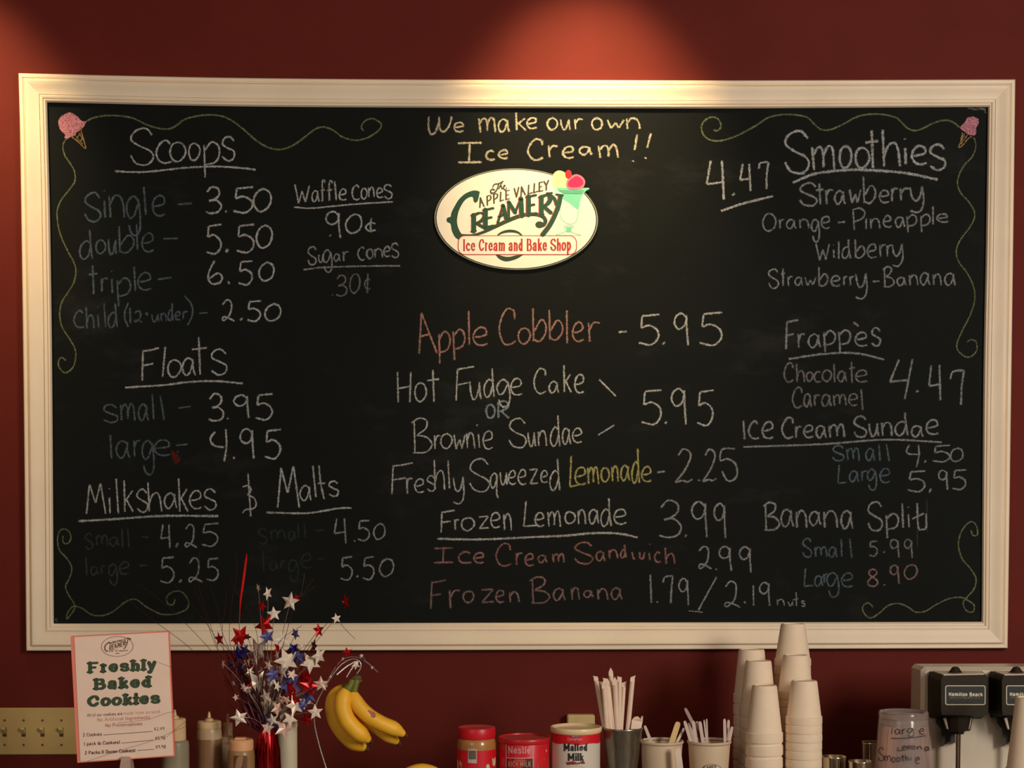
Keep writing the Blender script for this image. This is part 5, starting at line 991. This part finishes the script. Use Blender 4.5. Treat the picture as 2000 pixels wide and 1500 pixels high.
# ================================================================ MILKSHAKE MIXER
YM = -.34; a = P(1800, 1303, YM); e = P(2160, 1303, YM)
dm = thing('drink_mixer', 'steel two-headed milkshake mixer with black motor heads at the right edge', 'drink mixer', (P(1930, 1450, YM).x, YM-.08, CZ))
mst = mat('mixer_steel', (206, 190, 170), .34, .25, var=.05, scale=12)
blk = mat('mixer_black', (40, 31, 18), .6, var=.2, scale=60); blk.node_tree.nodes['Principled BSDF'].inputs['Specular IOR Level'].default_value = .28; blk2 = mat('mixer_soft_black', (46, 42, 32), .45, var=.15, scale=80)
MB().box(a.x, e.x, YM, YM+.09, CZ+.0305, a.z, .008).build('back_panel', mst, dm)
MB().box(a.x, e.x, YM-.16, YM+.09, CZ+.0003, CZ+.03, .006).build('drip_base', mst, dm)
def head(dx, Ymh):
    # faceted motor head; front face at Yf
    Yf = YM-.115; Yb = YM-.001
    def q(px, py, Y_): return P(px+dx, py, Y_)
    fr = [(1841, 1320), (1925, 1318), (1929, 1330), (1929, 1388), (1922, 1398), (1840, 1396), (1838, 1386), (1838, 1330)]
    bk = [(1816, 1311), (1918, 1311), (1924, 1322), (1924, 1396), (1916, 1404), (1816, 1402), (1812, 1390), (1812, 1322)]
    v = [q(x_, y_, Yf) for x_, y_ in fr]+[q(x_, y_, Yb) for x_, y_ in bk]
    n = 8; hd_ = mesh('motor_head', v, [tuple(range(n)), tuple(range(2*n-1, n-1, -1))]+[(i, n+i, n+(i+1) % n, (i+1) % n) for i in range(n)], blk, dm)
    # top cap, steel coloured
    v = [q(1843, 1319.2, Yf+.006), q(1922, 1317.4, Yf+.006), q(1914, 1312, Yb-.012), q(1822, 1312, Yb-.012)]; v += [p+Vector((0, 0, .002)) for p in v]
    mesh('top_plate', v, [(0, 1, 2, 3), (7, 6, 5, 4), (0, 4, 5, 1), (1, 5, 6, 2), (2, 6, 7, 3), (3, 7, 4, 0)], mst, dm)
    c = (q(1866, 1313, 0).x*0+q(1866, 1313, Yf+.05).x, Yf+.05); z = q(1866, 1315, Yf+.05).z
    kb = MB(); kb.lathe(c, [(.024, z-.004), (.022, z-.0005), (.014, z+.003), (.009, z+.010), (.0075, z+.013), (.003, z+.0145)], 18); smooth_angle(kb.build('speed_knob', blk, hd_), 30)
    # badge
    def pbd(px, py, lay): return P(px, py, Yf-.0006-lay*2e-5)
    for (x0, y0, x1, y1, r, m_, ly_, nm) in ((1846, 1338.5, 1925, 1377, 4, mat('badge_line', (190, 180, 155), .4), 0, 'badge_border'), (1848, 1340.4, 1923.2, 1375.2, 3, mat('badge_black', (26, 24, 20), .4), 2, 'badge')):
        k = Ink(pbd, False); k.n = ly_; k.poly([(px+dx, py) for px, py in rrect(x0, y0, x1, y1, r, 4)]); bo = k.build(nm, m_, hd_)
    k = Ink(pbd, False, None, 1.0); k.n = 5; k.text('Hamilton Beach', 1853+dx, 1919+dx, 1359, 6.6, 1.5, .012, .74); k.build('badge_lettering', mat('badge_text', (220, 210, 180), .4), hd_)
    k = Ink(pbd, False, None, 1.0); k.n = 5; k.text('COMMERCIAL', 1855+dx, 1916+dx, 1363.5+.3, 2.4, .6, .012); k.build('badge_small_lettering', mat('badge_text_dim', (120, 112, 96), .4), hd_)
    # lower collar with facets
    Yc = Yf+.055; cx_ = q(1872, 1410, Yc).x; hbm = mat('collar_brown', (44, 34, 24), .35, var=.2)
    zf = lambda py: q(1872, py, Yc).z; s_ = sc(Yc)
    mb = MB(); mb.lathe((cx_, Yc), [(11*s_, zf(1433)), (12*s_, zf(1428)), (22*s_, zf(1426)), (24*s_, zf(1424)), (28*s_, zf(1400)), (29*s_, zf(1396)), (29*s_, zf(1388))], 10); mb.build('collar', hbm, dm)
    smooth_angle(MB().lathe((cx_, Yc), [(4.5*s_, zf(1590)), (4.8*s_, zf(1434)), (4.8*s_, zf(1430))], 14).build('spindle', mat('spindle_steel', (170, 150, 130), .18, .9), dm), 60)
    # steel shoulders of the collar
    for sx in (-26, 24):
        v = [q(1872+sx-3, 1403, Yc-.022), q(1872+sx+2, 1402, Yc-.022), q(1872+sx*.82+2, 1424, Yc-.020), q(1872+sx*.82-1, 1424, Yc-.020)]; v += [p+Vector((0, .006, 0)) for p in v]
        mesh('collar_trim', v, [(0, 1, 2, 3), (7, 6, 5, 4), (0, 4, 5, 1), (1, 5, 6, 2), (2, 6, 7, 3), (3, 7, 4, 0)], mst, dm)
    # cup guide bracket behind
    bp = [(1828, 1402), (1846, 1402), (1866, 1420), (1866, 1452), (1859, 1449), (1852, 1449), (1840, 1459), (1838, 1424), (1828, 1412)]
    n = len(bp); v = [q(x_, y_, YM-.030) for x_, y_ in bp]+[q(x_, y_, YM-.006) for x_, y_ in bp]
    mesh('cup_bracket', v, [tuple(range(n)), tuple(range(2*n-1, n-1, -1))]+[(i, n+i, n+(i+1) % n, (i+1) % n) for i in range(n)], blk2, dm)
head(0, 0); head(119, 0)
